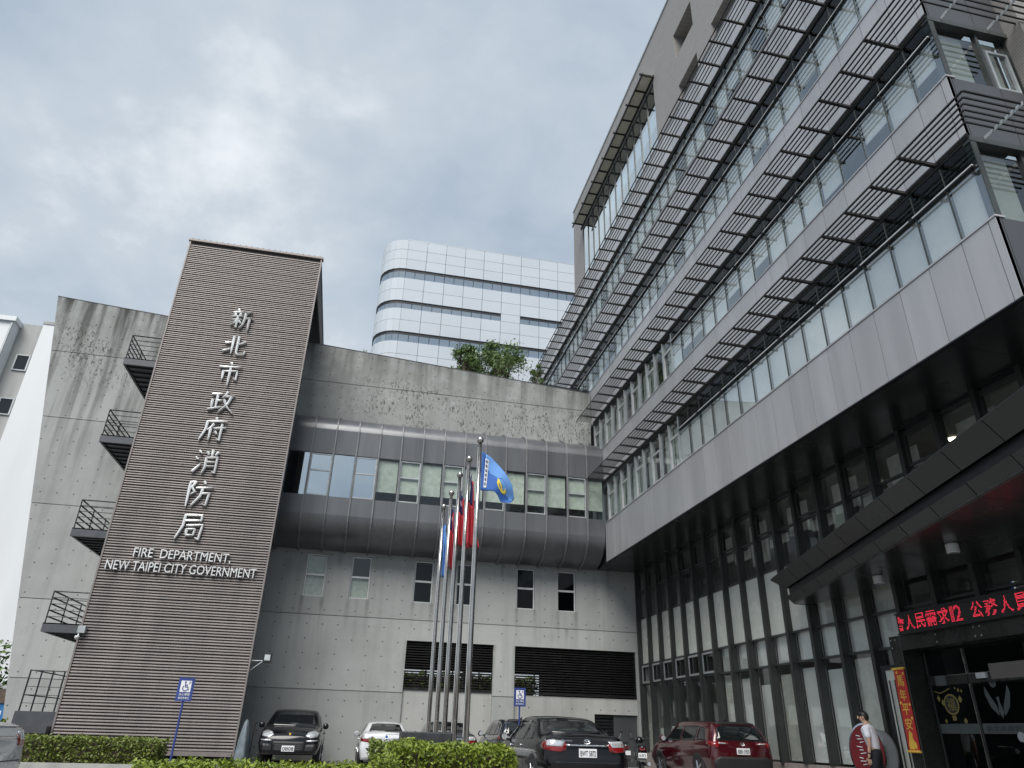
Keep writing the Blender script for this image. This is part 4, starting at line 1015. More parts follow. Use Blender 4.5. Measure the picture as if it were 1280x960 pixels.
tree('roof_tree', 'tiny sprig growing on the coping beside the slatted tower', (-1.1, 32.4, 16.8), 1.5, .5, 7, 30, .05, 14)
box('planter_slab', (-3, 31.4, 16.6), (10.2, 36, 16.7), 'concrete_plain', annex)
for k in range(2): G().tube([(7.6 + .2 * k, 31.6, 16.95 + .33 * k), (10.15, 31.6, 16.78 + .33 * k)], .03, 6).obj('roof_rail', 'dark_steel', annex)
tree('street_tree', 'leafy street tree far left beyond the concrete wall', (-15.2, 36, 0), 3.7, 1.7, 34, 60, .12, 15)
bxs = thing('blue_box', 'blue box with white mark far left by the bushes', 'box', (-13.2, 33, 0))
box('body', (-13.9, 32.7, 0), (-12.55, 33.3, 1.62), 'blue_plastic', bxs, .02); box('lid', (-13.95, 32.65, 1.62), (-12.5, 33.35, 2.1), 'bark', bxs); box('mark', (-12.85, 32.685, 1.2), (-12.68, 32.698, 1.36), 'sign_white', bxs)

# ================================================================== FLAGPOLES AND FLAGS
POLES = [(2.375, 15.5), (2.31 + .01, 16.84), (2.27, 18.15), (2.265, 19.8), (2.22, 21.25)]; PH = 7.31
ordn = ['nearest and tallest-looking', 'second nearest', 'middle', 'second farthest', 'farthest and shortest-looking']
for (x, y), w in zip(POLES, ordn):
    p = thing('flagpole', f'{w} of the five stainless steel flagpoles', 'flagpole', (x, y, 0), 'row of flagpoles')
    G().lathe([(.066, 0), (.062, 2.5), (.05, 5), (.042, PH - .08)], (x, y, 0), 14).obj('pole', 'stainless', p, True)
    prof_ = [(.02, -.1), (.035, -.075)] + [(.085 * math.sin(math.pi * k / 8), -.085 * math.cos(math.pi * k / 8)) for k in range(1, 8)] + [(.01, .085)]
    G().lathe(prof_, (x, y, PH), 16).obj('ball', 'stainless', p, True)
    G().lathe([(.16, 0), (.16, .04), (.09, .06)], (x, y, .25), 14).obj('base_flange', 'stainless', p)
    G().tube([(x - .06, y - .05, 1.0), (x - .05, y - .045, PH - .2)], .006, 4).obj('halyard', 'frame_white', p)
stone = tag(box('stone_block', (.99, 13.6, 0), (1.86, 14.4, 1.06), 'stone_dark', None, .02), 'dark polished stone block behind the bright hedge', 'block')
stone2 = tag(box('pole_plinth', (1.9, 15.1, 0), (2.75, 21.7, .25), 'stone_dark', None, .02), 'low dark plinth under the flagpoles', 'plinth')
# near flag: light and deep blue cloth flying to the right
def interp(pts, t):
    s_ = t * (len(pts) - 1); i = min(int(s_), len(pts) - 2); a, b = pts[i], pts[i + 1]; u = s_ - i; return (a[0] + (b[0] - a[0]) * u, a[1] + (b[1] - a[1]) * u)
TOPE = [(2.43, 7.03), (2.67, 6.90), (2.85, 6.72), (3.0, 6.53), (3.17, 6.25), (3.24, 5.97)]; BOTE = [(2.43, 6.08), (2.60, 6.08), (2.74, 6.08), (2.84, 6.0), (2.93, 5.86), (3.14, 5.85)]
FY = 15.5
def fpos(u, v, dy=0.0):
    a, b = interp(TOPE, u), interp(BOTE, u); bulge = .05 * math.sin(v * 3.14) * u
    return V(a[0] + (b[0] - a[0]) * v + bulge * .3, FY + .09 * math.sin(u * 7 + v * 2.2) * (u * .8 + .1) + dy, a[1] + (b[1] - a[1]) * v)
def fpatch(nm, mat, parent, inside, nu=26, nv=18, dy=0.0, th=.004):
    vs_, fs, idx = [], [], {}
    for i in range(nu):
        for j in range(nv):
            u, v = (i + .5) / nu, (j + .5) / nv
            if not inside(u, v): continue
            q = []
            for di, dj in ((0, 0), (1, 0), (1, 1), (0, 1)):
                key = (i + di, j + dj)
                if key not in idx: idx[key] = len(vs_); vs_.append(fpos((i + di) / nu, (j + dj) / nv, dy))
                q.append(idx[key])
            fs.append(tuple(q[::-1]))
    o = mesh(nm, vs_, fs, mat, parent, True); so = o.modifiers.new('thickness', 'SOLIDIFY'); so.thickness = th; so.offset = 0; return o
fl = thing('flag', 'light and deep blue flag with a yellow emblem flying from the nearest pole', 'flag', (2.43, FY, 6.0))
fpatch('cloth', 'flag_deep', fl, lambda u, v: (v > .42 + .25 * u or u < .08)); fpatch('upper_cloth', 'flag_blue', fl, lambda u, v: not (v > .42 + .25 * u or u < .08))
fpatch('text_strip', 'sign_white', fl, lambda u, v: .075 < u < .15 and .12 < v < .92, 52, 40, -.008, .002)
for k in range(6): fpatch('strip_mark', 'navy', fl, lambda u, v, k=k: .09 < u < .135 and .15 + k * .125 < v < .235 + k * .125 and (int(u * 104) + int(v * 120)) % 3 != 0, 104, 80, -.012, .001)
fpatch('emblem', 'flag_yellow', fl, lambda u, v: (.13 < math.hypot((u - .60) * 1.15, (v - .56) * .9) < .20 and v > .47) or (abs(v - .62 - (u - .6) * .8) < .05 and .45 < u < .7), 60, 44, -.008, .002)
fpatch('emblem_cap', 'flag_blue', fl, lambda u, v: .15 < math.hypot((u - .6) * 1.15, (v - .5) * .9) < .21 and v < .45, 60, 44, -.008, .002)
# limp flags on the other poles
def limp(label, x, y, z1, z0, mat, extra, seed, w=.26):
    rng = random.Random(seed); f_ = thing('flag', label, 'flag', (x, y, z0))
    def pos(u, v, dy=0.0):
        z = z1 + (z0 - z1) * v - .28 * u * (1 - v) - .05 * u; spread = w * (.25 + .75 * v)
        return V(x + .055 + u * spread + .03 * math.sin(u * 9 + v * 4 + seed), y + .07 * math.sin(u * 13 + v * 3 + seed) * (.4 + v) + dy, z)
    def patch(nm, m, cond, dy=0.0, nu=20, nv=20):
        vs_, fs, idx = [], [], {}
        for i in range(nu):
            for j in range(nv):
                if not cond((i + .5) / nu, (j + .5) / nv): continue
                q = []
                for di, dj in ((0, 0), (1, 0), (1, 1), (0, 1)):
                    key = (i + di, j + dj)
                    if key not in idx: idx[key] = len(vs_); vs_.append(pos((i + di) / nu, (j + dj) / nv, dy))
                    q.append(idx[key])
                fs.append(tuple(q[::-1]))
        o = mesh(nm, vs_, fs, m, f_, True); so = o.modifiers.new('thickness', 'SOLIDIFY'); so.thickness = .004; so.offset = 0
    if extra:
        patch('cloth', mat, lambda u, v: not (v < .42 and u < .62)); patch('canton', 'navy', lambda u, v: v < .42 and u < .62)
        patch('white_sun', 'sign_white', lambda u, v: (u - .3) ** 2 / .006 + (v - .2) ** 2 / .003 < 1, -.008, 40, 40)
    else: patch('cloth', mat, lambda u, v: True)
    return f_
limp('limp red flag with a navy corner on the second nearest pole', 2.32, 16.84, 6.95, 5.1, 'red_cloth', True, 1)
limp('limp red flag with a navy corner on the middle pole', 2.27, 18.15, 6.9, 5.4, 'red_cloth', True, 2.2, .3)
limp('limp red flag on the second farthest pole', 2.265, 19.8, 6.95, 5.15, 'red_cloth', True, 3.1, .18)
limp('limp light blue flag on the farthest pole', 2.22, 21.25, 6.85, 5.2, 'flag_blue', False, 4.4, .16)

# ================================================================== PARKING SIGNS
def psign(label, x, y, zc, lean):
    s_ = thing('parking_sign', label, 'sign', (x, y, 0), 'blue disabled parking signs')
    G().tube([(x, y, 0), (x, y, zc + .25)], .026, 8).obj('post', 'sign_blue', s_)
    w, h_ = .19, .27; yf = y - .035
    box('board', (x - w, yf - .006, zc - h_), (x + w, yf + .006, zc + h_), 'sign_blue', s_, .003)
    box('white_field', (x - .125, yf - .010, zc - .06), (x + .125, yf - .0065, zc + .2), 'sign_white', s_)
    g_ = G(); yy = yf - .014          # wheelchair pictogram
    g_.lathe([(.022, 0), (.022, .003)], (x - .02, yy, zc + .165), 10, 'y')
    for a, b in (((-.02, .135), (-.01, .06)), ((-.01, .06), (.05, .06)), ((.05, .06), (.075, -.01)), ((-.015, .105), (.04, .1))):
        g_.tube([(x + a[0], yy, zc + a[1]), (x + b[0], yy, zc + b[1])], .011, 5)
    g_.tube([(x - .005 + .062 * math.cos(t), yy, zc + .03 + .062 * math.sin(t)) for t in [math.pi * .72 + k * math.pi * 1.15 / 9 for k in range(10)]], .010, 5)
    g_.obj('wheelchair_symbol', 'sign_blue', s_)
    text_obj('letter', 'P', 'sign_blue', s_, (x + .07, yf - .012, zc + .12), (1, 0, 0), (0, 0, 1), .04, .06, .003)
    text_obj('text_line', '身心障礙', 'sign_white', s_, (x - .13, yf - .008, zc - .145), (1, 0, 0), (0, 0, 1), .26, .06, .003)
    text_obj('text_line', '專用停車位', 'sign_white', s_, (x - .13, yf - .008, zc - .225), (1, 0, 0), (0, 0, 1), .26, .055, .003)
psign('blue disabled-parking sign in front of the slatted tower', -4.0, 20.6, 1.86, 0)
psign('blue disabled-parking sign behind the black sedan, by the concrete pier', 5.35, 24.0, 2.14, 0)

# covered trolley beside the tower foot
ct = thing('covered_trolley', 'trolley under grey-blue sheeting leaning by the foot of the slatted tower', 'trolley', (-3.0, 26.0, 0))
g_ = G(); n = 16
prof_ = [(.40, .12), (.37, .35), (.30, .7), (.2, 1.0), (.10, 1.22), (.02, 1.28)]; vs_ = []
for r_, h_ in prof_:
    for k in range(n):
        a = 2 * math.pi * k / n; rr = r_ * (1 + .16 * math.sin(5 * a + h_ * 2)); vs_.append((-3.02 + rr * math.cos(a) * .55, 26.0 + rr * math.sin(a), h_))
g_.add(vs_, [(i * n + k, i * n + (k + 1) % n, (i + 1) * n + (k + 1) % n, (i + 1) * n + k) for i in range(len(prof_) - 1) for k in range(n)]); g_.obj('sheeting', 'tarp', ct, True)
for x in (-3.15, -2.85): G().lathe([(.08, -.02), (.09, 0), (.08, .02)], (x, 25.75, .09), 12, 'x').obj('wheel', 'rubber', ct)
G().tube([(-2.82, 26.2, .1), (-2.78, 26.2, 1.15), (-2.7, 26.0, 1.2)], .016, 6).obj('handle', 'trim_black', ct)

# ================================================================== CARS
# body stations along the car (y: rear -, front +): per station half-width/height pairs from sill to roof centre
SEDAN = dict(L=4.85, st=[
 (-2.42, [(.66, .30), (.77, .50), (.72, .70), (.62, .80), (.45, .84), (0, .85)]),
 (-2.35, [(.78, .25), (.87, .55), (.83, .82), (.74, .98), (.52, 1.03), (0, 1.05)]),
 (-2.22, [(.82, .22), (.90, .57), (.865, .90), (.76, 1.05), (.54, 1.09), (0, 1.11)]),
 (-1.72, [(.84, .20), (.91, .58), (.885, .93), (.75, 1.07), (.56, 1.13), (0, 1.15)]),
 (-1.00, [(.84, .20), (.91, .58), (.89, .94), (.66, 1.33), (.53, 1.40), (0, 1.42)]),
 (-.30, [(.84, .20), (.91, .59), (.89, .94), (.65, 1.38), (.51, 1.455), (0, 1.48)]),
 (.45, [(.84, .20), (.91, .59), (.89, .93), (.66, 1.36), (.52, 1.435), (0, 1.455)]),
 (1.28, [(.84, .20), (.91, .58), (.885, .90), (.78, .98), (.58, 1.02), (0, 1.04)]),
 (1.90, [(.83, .21), (.90, .57), (.86, .83), (.75, .91), (.5, .945), (0, .96)]),
 (2.30, [(.79, .23), (.86, .54), (.80, .70), (.66, .79), (.42, .83), (0, .845)]),
 (2.42, [(.68, .28), (.76, .48), (.68, .60), (.54, .67), (.36, .70), (0, .71)])])
SUV = dict(L=4.6, st=[
 (-2.30, [(.70, .40), (.80, .58), (.76, .80), (.70, .92), (.5, .96), (0, .97)]),
 (-2.25, [(.80, .34), (.89, .62), (.86, .95), (.78, 1.08), (.56, 1.14), (0, 1.16)]),
 (-2.14, [(.84, .31), (.925, .66), (.895, 1.02), (.77, 1.26), (.57, 1.36), (0, 1.39)]),
 (-1.93, [(.85, .30), (.93, .68), (.905, 1.06), (.72, 1.48), (.57, 1.575), (0, 1.60)]),
 (-1.40, [(.85, .30), (.93, .68), (.91, 1.06), (.70, 1.55), (.57, 1.635), (0, 1.66)]),
 (-.40, [(.85, .30), (.93, .68), (.91, 1.05), (.70, 1.57), (.56, 1.655), (0, 1.68)]),
 (.40, [(.85, .30), (.93, .68), (.91, 1.04), (.71, 1.53), (.57, 1.61), (0, 1.635)]),
 (1.15, [(.85, .30), (.93, .67), (.905, 1.02), (.80, 1.12), (.6, 1.16), (0, 1.18)]),
 (1.75, [(.84, .31), (.92, .66), (.88, .95), (.76, 1.05), (.52, 1.09), (0, 1.11)]),
 (2.15, [(.80, .33), (.88, .62), (.82, .82), (.68, .93), (.44, .97), (0, .985)]),
 (2.30, [(.70, .38), (.78, .56), (.70, .72), (.56, .80), (.36, .83), (0, .84)])])
def cr(p0, p1, p2, p3, t):
    return .5 * ((2 * p1) + (-p0 + p2) * t + (2 * p0 - 5 * p1 + 4 * p2 - p3) * t * t + (-p0 + 3 * p1 - 3 * p2 + p3) * t ** 3)
def spl(arr, n, k=.75):
    out = []
    for i in range(len(arr) - 1):
        p0, p1, p2, p3 = arr[max(i - 1, 0)], arr[i], arr[i + 1], arr[min(i + 2, len(arr) - 1)]
        for j in range(n):
            t = j / n; out.append(p1.lerp(p2, t) * (1 - k) + cr(p0, p1, p2, p3, t) * k)
    out.append(arr[-1].copy()); return out
def car_body(spec, W, H, Lx):
    rows = [[V(w * W, y * Lx, z * H) for w, z in s_] for y, s_ in spec['st']]
    cols = [spl([rows[i][c] for i in range(len(rows))], 5) for c in range(len(rows[0]))]
    grid = [spl([cols[c][i] for c in range(len(cols))], 4) for i in range(len(cols[0]))]
    vs_, fs = [], []; m = len(grid[0]); full = 2 * m - 1
    for r in grid: vs_ += [V(-p.x, p.y, p.z) for p in r] + [p.copy() for p in r[-2::-1]]
    for i in range(len(grid) - 1):
        for j in range(full - 1): fs.append((i * full + j, i * full + j + 1, (i + 1) * full + j + 1, (i + 1) * full + j))
    fs.append(tuple(range(full))[::-1]); fs.append(tuple(range((len(grid) - 1) * full, len(grid) * full)))
    for i in range(len(grid) - 1): fs.append((i * full, (i + 1) * full, (i + 1) * full + full - 1, i * full + full - 1))
    return vs_, fs
def decal(bv, poly, axis, name, mat, parent, off_=.006, step=.09, th=.008):
    """a patch that follows the body: poly is drawn in elevation (x,z for 'rear'/'front', y,z for 'left'/'right') and laid onto the surface"""
    P = [Vector(p) for p in poly]; n = len(P); ed = []
    pts = []
    for i in range(n):
        a, b = P[i], P[(i + 1) % n]; k = max(1, int((b - a).length / step))
        for j in range(k): pts.append(a.lerp(b, j / k))
    nb_ = len(pts); lo = [min(p[i] for p in pts) for i in range(2)]; hi = [max(p[i] for p in pts) for i in range(2)]
    x = lo[0] + step / 2
    while x < hi[0]:
        z = lo[1] + step / 2
        while z < hi[1]:
            q = V(x, z); ins = False; j = n - 1
            for i in range(n):
                if (P[i].y > z) != (P[j].y > z) and x < (P[j].x - P[i].x) * (z - P[i].y) / (P[j].y - P[i].y) + P[i].x: ins = not ins
                j = i
            if ins and min((q - p).length for p in pts[:nb_]) > step * .35: pts.append(q)
            z += step
        x += step
    r = geometry.delaunay_2d_cdt([Vector(p) for p in pts], [(i, (i + 1) % nb_) for i in range(nb_)], [list(range(nb_))], 1, 1e-5)
    dirs = {'rear': (V(0, 1, 0), lambda a, b: V(a, -6, b)), 'front': (V(0, -1, 0), lambda a, b: V(a, 6, b)), 'left': (V(1, 0, 0), lambda a, b: V(-4, a, b)), 'right': (V(-1, 0, 0), lambda a, b: V(4, a, b))}
    d, o_ = dirs[axis]; vv = []
    for p in r[0]:
        h = bv.ray_cast(o_(p.x, p.y), d)
        if h[0] is None: h = bv.find_nearest(o_(p.x, p.y) + d * 4)
        nn = h[1]
        if nn.dot(d) > 0: nn = -nn
        vv.append(h[0] + nn * off_)
    fs = []
    for f in r[2]:
        f = tuple(f); a, b, c = vv[f[0]], vv[f[1]], vv[f[2]]
        fs.append(f if (b - a).cross(c - a).dot(d) < 0 else f[::-1])
    ob = mesh(name, vv, fs, mat, parent, True); so = ob.modifiers.new('thickness', 'SOLIDIFY'); so.thickness = th; so.offset = -1
    return ob
def wheel(parent, x, y, r, s_, rim='alloy'):
    t = G().lathe([(r * .72, -.11), (r * .97, -.1), (r, -.06), (r, .06), (r * .97, .1), (r * .72, .11)], (x, y, r), 28, 'x').obj('tyre', 'rubber', parent, True)
    g_ = G().lathe([(r * .7, s_ * .06), (r * .7, s_ * .10), (r * .64, s_ * .108), (r * .62, s_ * .07)], (x, y, r), 24, 'x'); g_.obj('rim', rim, t)
    for k in range(5):
        a = 2 * math.pi * k / 5; g_ = G().tube([(x + s_ * .09, y, r), (x + s_ * .1, y + r * .64 * math.cos(a), r + r * .64 * math.sin(a))], [.05, .03], 5); g_.obj('spoke', rim, t)
def car(label, loc, rot, spec, W, H, Lx, paint, kind, plate=None, windows='std', emblem=None, badge=None, group=None):
    suv = spec is SUV
    t = thing('parked_car', label, 'car', loc, 'cars parked on the forecourt', R(rot))
    vs_, fs = car_body(spec, W, H, Lx); bo = mesh('body', vs_, fs, paint, t, True, origin=(0, 0, 0)); bv = BVHTree.FromPolygons(vs_, fs)
    hl = spec['L'] / 2 * Lx
    S = lambda p: [(a * (W if ax in 'rf' else Lx), b * H) for a, b in p]
    def D(poly, axis, name, mat, **k):
        ax = axis[0]; q = [(a * (W if ax in 'rf' and axis in ('rear', 'front') else Lx), b * H) for a, b in poly]; return decal(bv, q, axis, name, mat, t, **k)
    # glass
    if not suv:
        side = [[(-1.30, 1.00), (-.62, .985), (-.60, 1.36), (-.85, 1.335), (-1.10, 1.20)], [(-.55, .985), (.30, .975), (.24, 1.36), (-.54, 1.375)], [(.37, .97), (1.06, .965), (.62, 1.26), (.42, 1.34), (.32, 1.35)]]
        rear = [(-.60, 1.13), (.60, 1.13), (.50, 1.36), (.30, 1.39), (-.30, 1.39), (-.50, 1.36)]; front = [(-.66, 1.03), (.66, 1.03), (.50, 1.37), (.3, 1.40), (-.3, 1.40), (-.50, 1.37)]
        wy, wr = (-1.42, 1.42), .325
    else:
        side = [[(-1.86, 1.13), (-1.28, 1.12), (-1.28, 1.50), (-1.62, 1.46)], [(-1.20, 1.115), (-.28, 1.11), (-.30, 1.53), (-1.20, 1.515)], [(-.20, 1.105), (.98, 1.09), (.66, 1.29), (.36, 1.49), (-.20, 1.53)]]
        rear = [(-.72, 1.13), (.72, 1.13), (.62, 1.47), (.4, 1.55), (-.4, 1.55), (-.62, 1.47)]; front = [(-.68, 1.16), (.68, 1.16), (.54, 1.52), (.3, 1.575), (-.3, 1.575), (-.54, 1.52)]
        wy, wr = (-1.36, 1.36), .35
    for sd_ in ('left', 'right'):
        for q in side: D(q, sd_, 'side_window', 'car_glass')
        for y, z in ((-.42, .84), (.55, .83)) if not suv else ((-1.05, .93), (-.02, .92)): D([(y - .1, z), (y + .1, z), (y + .1, z + .035), (y - .1, z + .035)], sd_, 'door_handle', paint if suv else 'chrome', off_=.03, th=.03)
        for y in ((-.58, .33) if not suv else (-1.24, -.24)): D([(y - .004, .32), (y + .004, .32), (y + .004, .95 * (1.1 if suv else 1)), (y - .004, .95 * (1.1 if suv else 1))], sd_, 'door_gap', 'black_gap', off_=.003, th=.003, step=.12)
    D(rear, 'rear', 'rear_window', 'car_glass'); D(front, 'front', 'windshield', 'car_glass')
    # wheels and arches
    for s_ in (-1, 1):
        for y in wy:
            x = s_ * (.93 * W - .115); rr = wr * H ** .5
            ar = [(y * Lx + (rr + .075) * math.cos(a), rr + (rr + .075) * math.sin(a)) for a in [math.pi * (-.06 + 1.12 * k / 14) for k in range(15)]]
            decal(bv, ar, 'left' if s_ < 0 else 'right', 'wheel_arch', 'trim_black', t, .007, .09)
            wheel(t, x, y * Lx, rr, s_)
        my, mz = (.98, 1.02) if not suv else (.92, 1.16)
        g_ = G().lathe([(.01, -.10), (.07, -.085), (.095, 0), (.085, .06), (.02, .075)], (s_ * (.99 * W), my * Lx, mz * H), 12, 'y'); mo = g_.obj('mirror', paint, t, True)
        G().tube([(s_ * .86 * W, my * Lx, mz * H - .06), (s_ * .96 * W, my * Lx, mz * H - .02)], .025, 6).obj('mirror_arm', 'trim_black', t)
        G().lathe([(.07, 0), (.07, -.006)], (s_ * (.99 * W), my * Lx - .102, mz * H), 12, 'y').obj('mirror_glass', 'lamp_clear', t)
    if kind == 'rear':
        if not suv:
            for s_ in (-1, 1):
                q = [(s_ * .44, .93), (s_ * .83, .95), (s_ * .86, .80), (s_ * .60, .77), (s_ * .47, .80)]
                D(q if s_ > 0 else q[::-1], 'rear', 'tail_light', 'lamp_red', off_=.012, th=.015, step=.06)
                q = [(s_ * .46, .975), (s_ * .83, .99), (s_ * .845, .88), (s_ * .54, .865)]
                D(q if s_ > 0 else q[::-1], 'rear', 'reverse_light', 'lamp_clear', off_=.016, th=.006, step=.06)
                D([(-2.30, .80), (-2.02, .86), (-2.05, .95), (-2.28, .96)], 'left' if s_ < 0 else 'right', 'tail_light', 'lamp_red', off_=.008, step=.06)
            D([(-.46, .885), (.46, .885), (.46, .915), (-.46, .915)], 'rear', 'trim_bar', 'chrome', off_=.014)
            D([(-.7, .58), (.7, .58), (.7, .594), (-.7, .594)], 'rear', 'bumper_gap', 'black_gap', off_=.003)
            D([(-.66, 1.035), (.66, 1.035), (.66, 1.045), (-.66, 1.045)], 'rear', 'lid_gap', 'black_gap', off_=.003)
            pz, ez = .76, .97
        else:
            for s_ in (-1, 1):
                q = [(s_ * .42, 1.075), (s_ * .86, 1.10), (s_ * .88, .99), (s_ * .74, .94), (s_ * .66, 1.03), (s_ * .42, 1.03)]
                D(q if s_ > 0 else q[::-1], 'rear', 'tail_light', 'lamp_red', off_=.012, th=.015, step=.06)
                q = [(s_ * .48, 1.068), (s_ * .70, 1.08), (s_ * .70, 1.045), (s_ * .48, 1.04)]
                D(q if s_ > 0 else q[::-1], 'rear', 'reverse_light', 'lamp_clear', off_=.016, th=.006, step=.06)
                D([(-2.22, .98), (-1.95, 1.03), (-1.98, 1.11), (-2.2, 1.10)], 'left' if s_ < 0 else 'right', 'tail_light', 'lamp_red', off_=.008, step=.06)
            D([(-.84, .40), (.84, .40), (.86, .62), (.70, .72), (-.70, .72), (-.86, .62)], 'rear', 'bumper', 'trim_black', off_=.02, th=.025)
            D([(-.58, 1.57), (.58, 1.57), (.5, 1.61), (-.5, 1.61)], 'rear', 'spoiler', 'trim_black', off_=.03, th=.04)
            G().prism([(-.02, -1.4 * Lx, 1.655 * H), (.02, -1.4 * Lx, 1.655 * H), (.01, -1.52 * Lx, 1.72 * H), (-.01, -1.52 * Lx, 1.72 * H)], (0, .12, 0)).obj('antenna', 'trim_black', t)
            pz, ez = .86, 1.05
        yb = -hl
        if plate:
            h = bv.ray_cast(V(0, -6, pz * H), V(0, 1, 0)); h2 = bv.ray_cast(V(0, -6, pz * H + .08), V(0, 1, 0)); yb = min(h[0].y, h2[0].y) - .02
            box('number_plate', (-.19, yb - .012, pz * H - .08), (.19, yb + .04, pz * H + .08), 'plate_white', t, .004)
            text_obj('plate_text', plate, 'plate_ink', t, (-.165, yb - .014, pz * H - .055), (1, 0, 0), (0, 0, 1), .33, .10, .003, .01)
        if emblem:
            h = bv.ray_cast(V(0, -6, ez * H), V(0, 1, 0)); ye = h[0].y - .012; mt = 'chrome'
            if emblem == 'ovals':
                for a, b, z in ((.065, .043, 0), (.022, .04, 0), (.045, .018, .018)):
                    G().tube([(a * math.cos(q), ye, ez * H + z + b * math.sin(q)) for q in [2 * math.pi * k / 20 for k in range(21)]], .0055, 5).obj('emblem', mt, t)
            else: G().lathe([(.04, 0), (.04, -.006)], (0, ye, ez * H), 16, 'y').obj('emblem', 'flag_deep', t)
        if badge:
            h = bv.ray_cast(V(-.42 * W, -6, ez * H), V(0, 1, 0)); text_obj('badge', badge, 'chrome', t, (-.56 * W, h[0].y - .02, ez * H - .012), (1, 0, 0), (0, 0, 1), .24, .045, .006)
    else:
        for s_ in (-1, 1):
            q = [(s_ * .46, .86), (s_ * .60, .80), (s_ * .80, .84), (s_ * .84, .95), (s_ * .70, 1.02), (s_ * .52, .96)]
            D(q if s_ > 0 else q[::-1], 'front', 'headlight', 'lamp_clear', off_=.012, th=.015, step=.06)
            q = [(s_ * .50, .70), (s_ * .82, .72), (s_ * .82, .75), (s_ * .50, .735)]
            D(q if s_ > 0 else q[::-1], 'front', 'running_light', 'lamp_clear', off_=.012, step=.06)
            q = [(s_ * .46, .42), (s_ * .80, .44), (s_ * .80, .64), (s_ * .50, .62)]
            D(q if s_ > 0 else q[::-1], 'front', 'air_intake', 'trim_black', off_=.008, step=.08)
        D([(-.44, .42), (.44, .42), (.46, .70), (-.46, .70)], 'front', 'grille', 'trim_black', off_=.008)
        for k in range(4): D([(-.42, .47 + k * .06), (.42, .47 + k * .06), (.42, .48 + k * .06), (-.42, .48 + k * .06)], 'front', 'grille_bar', 'panel_dark', off_=.014)
        h = bv.ray_cast(V(0, 6, .5 * H), V(0, -1, 0)); yb = h[0].y + .02
        box('number_plate', (-.19, yb - .03, .5 * H - .08), (.19, yb + .012, .5 * H + .08), 'plate_white', t, .004)
        if plate: text_obj('plate_text', plate, 'plate_ink', t, (.165, yb + .015, .5 * H - .055), (-1, 0, 0), (0, 0, 1), .33, .10, .003, .01)
        h = bv.ray_cast(V(0, 6, .90 * H), V(0, -1, 0)); G().prism([(-.03, h[0].y + .01, .90 * H + .035), (.03, h[0].y + .01, .90 * H + .035), (.022, h[0].y + .01, .90 * H - .02), (0, h[0].y + .01, .90 * H - .045), (-.022, h[0].y + .01, .90 * H - .02)], (0, .006, 0)).obj('emblem', 'gold', t)
        box('dash_paper', (.36, .86 * Lx, 1.17 * H), (.56, .9 * Lx, 1.19 * H), 'plate_white', t)
    return t
car('black SUV facing us against the concrete wall', (-1.62, 27.85, 0), 180, SUV, 1.035, .99, 1.04, 'paint_black', 'front', '0808')
car('white sedan seen from behind, left of the flagpoles', (1.40, 28.45, 0), 0, SEDAN, .935, .93, .92, 'paint_white', 'rear', None, emblem='disc')
car('dark grey car mostly hidden behind the flagpoles and hedge', (3.55, 28.3, 0), 0, SEDAN, .97, .98, .95, 'paint_grey', 'rear', None)
car('dark car with big mirror half hidden behind the black sedan', (5.78, 27.0, 0), 0, SUV, .98, .93, .98, 'paint_navy', 'rear', None)
car('black sedan in the middle foreground seen from behind', (4.86, 18.02, 0), 1.5, SEDAN, 1.0, 1.0, 1.0, 'paint_black', 'rear', 'BWT 5872', emblem='ovals', badge='Camry')
car('dark red SUV parked along the glass wall', (10.78, 22.35, 0), 0, SUV, 1.0, .95, 1.0, 'paint_red', 'rear', 'BBN 3950', emblem='ovals')
car('silver car cut off by the left edge of the picture', (-6.92, 12.0, 0), 90, SEDAN, 1.0, .93, 1.0, 'paint_silver', 'rear', None)

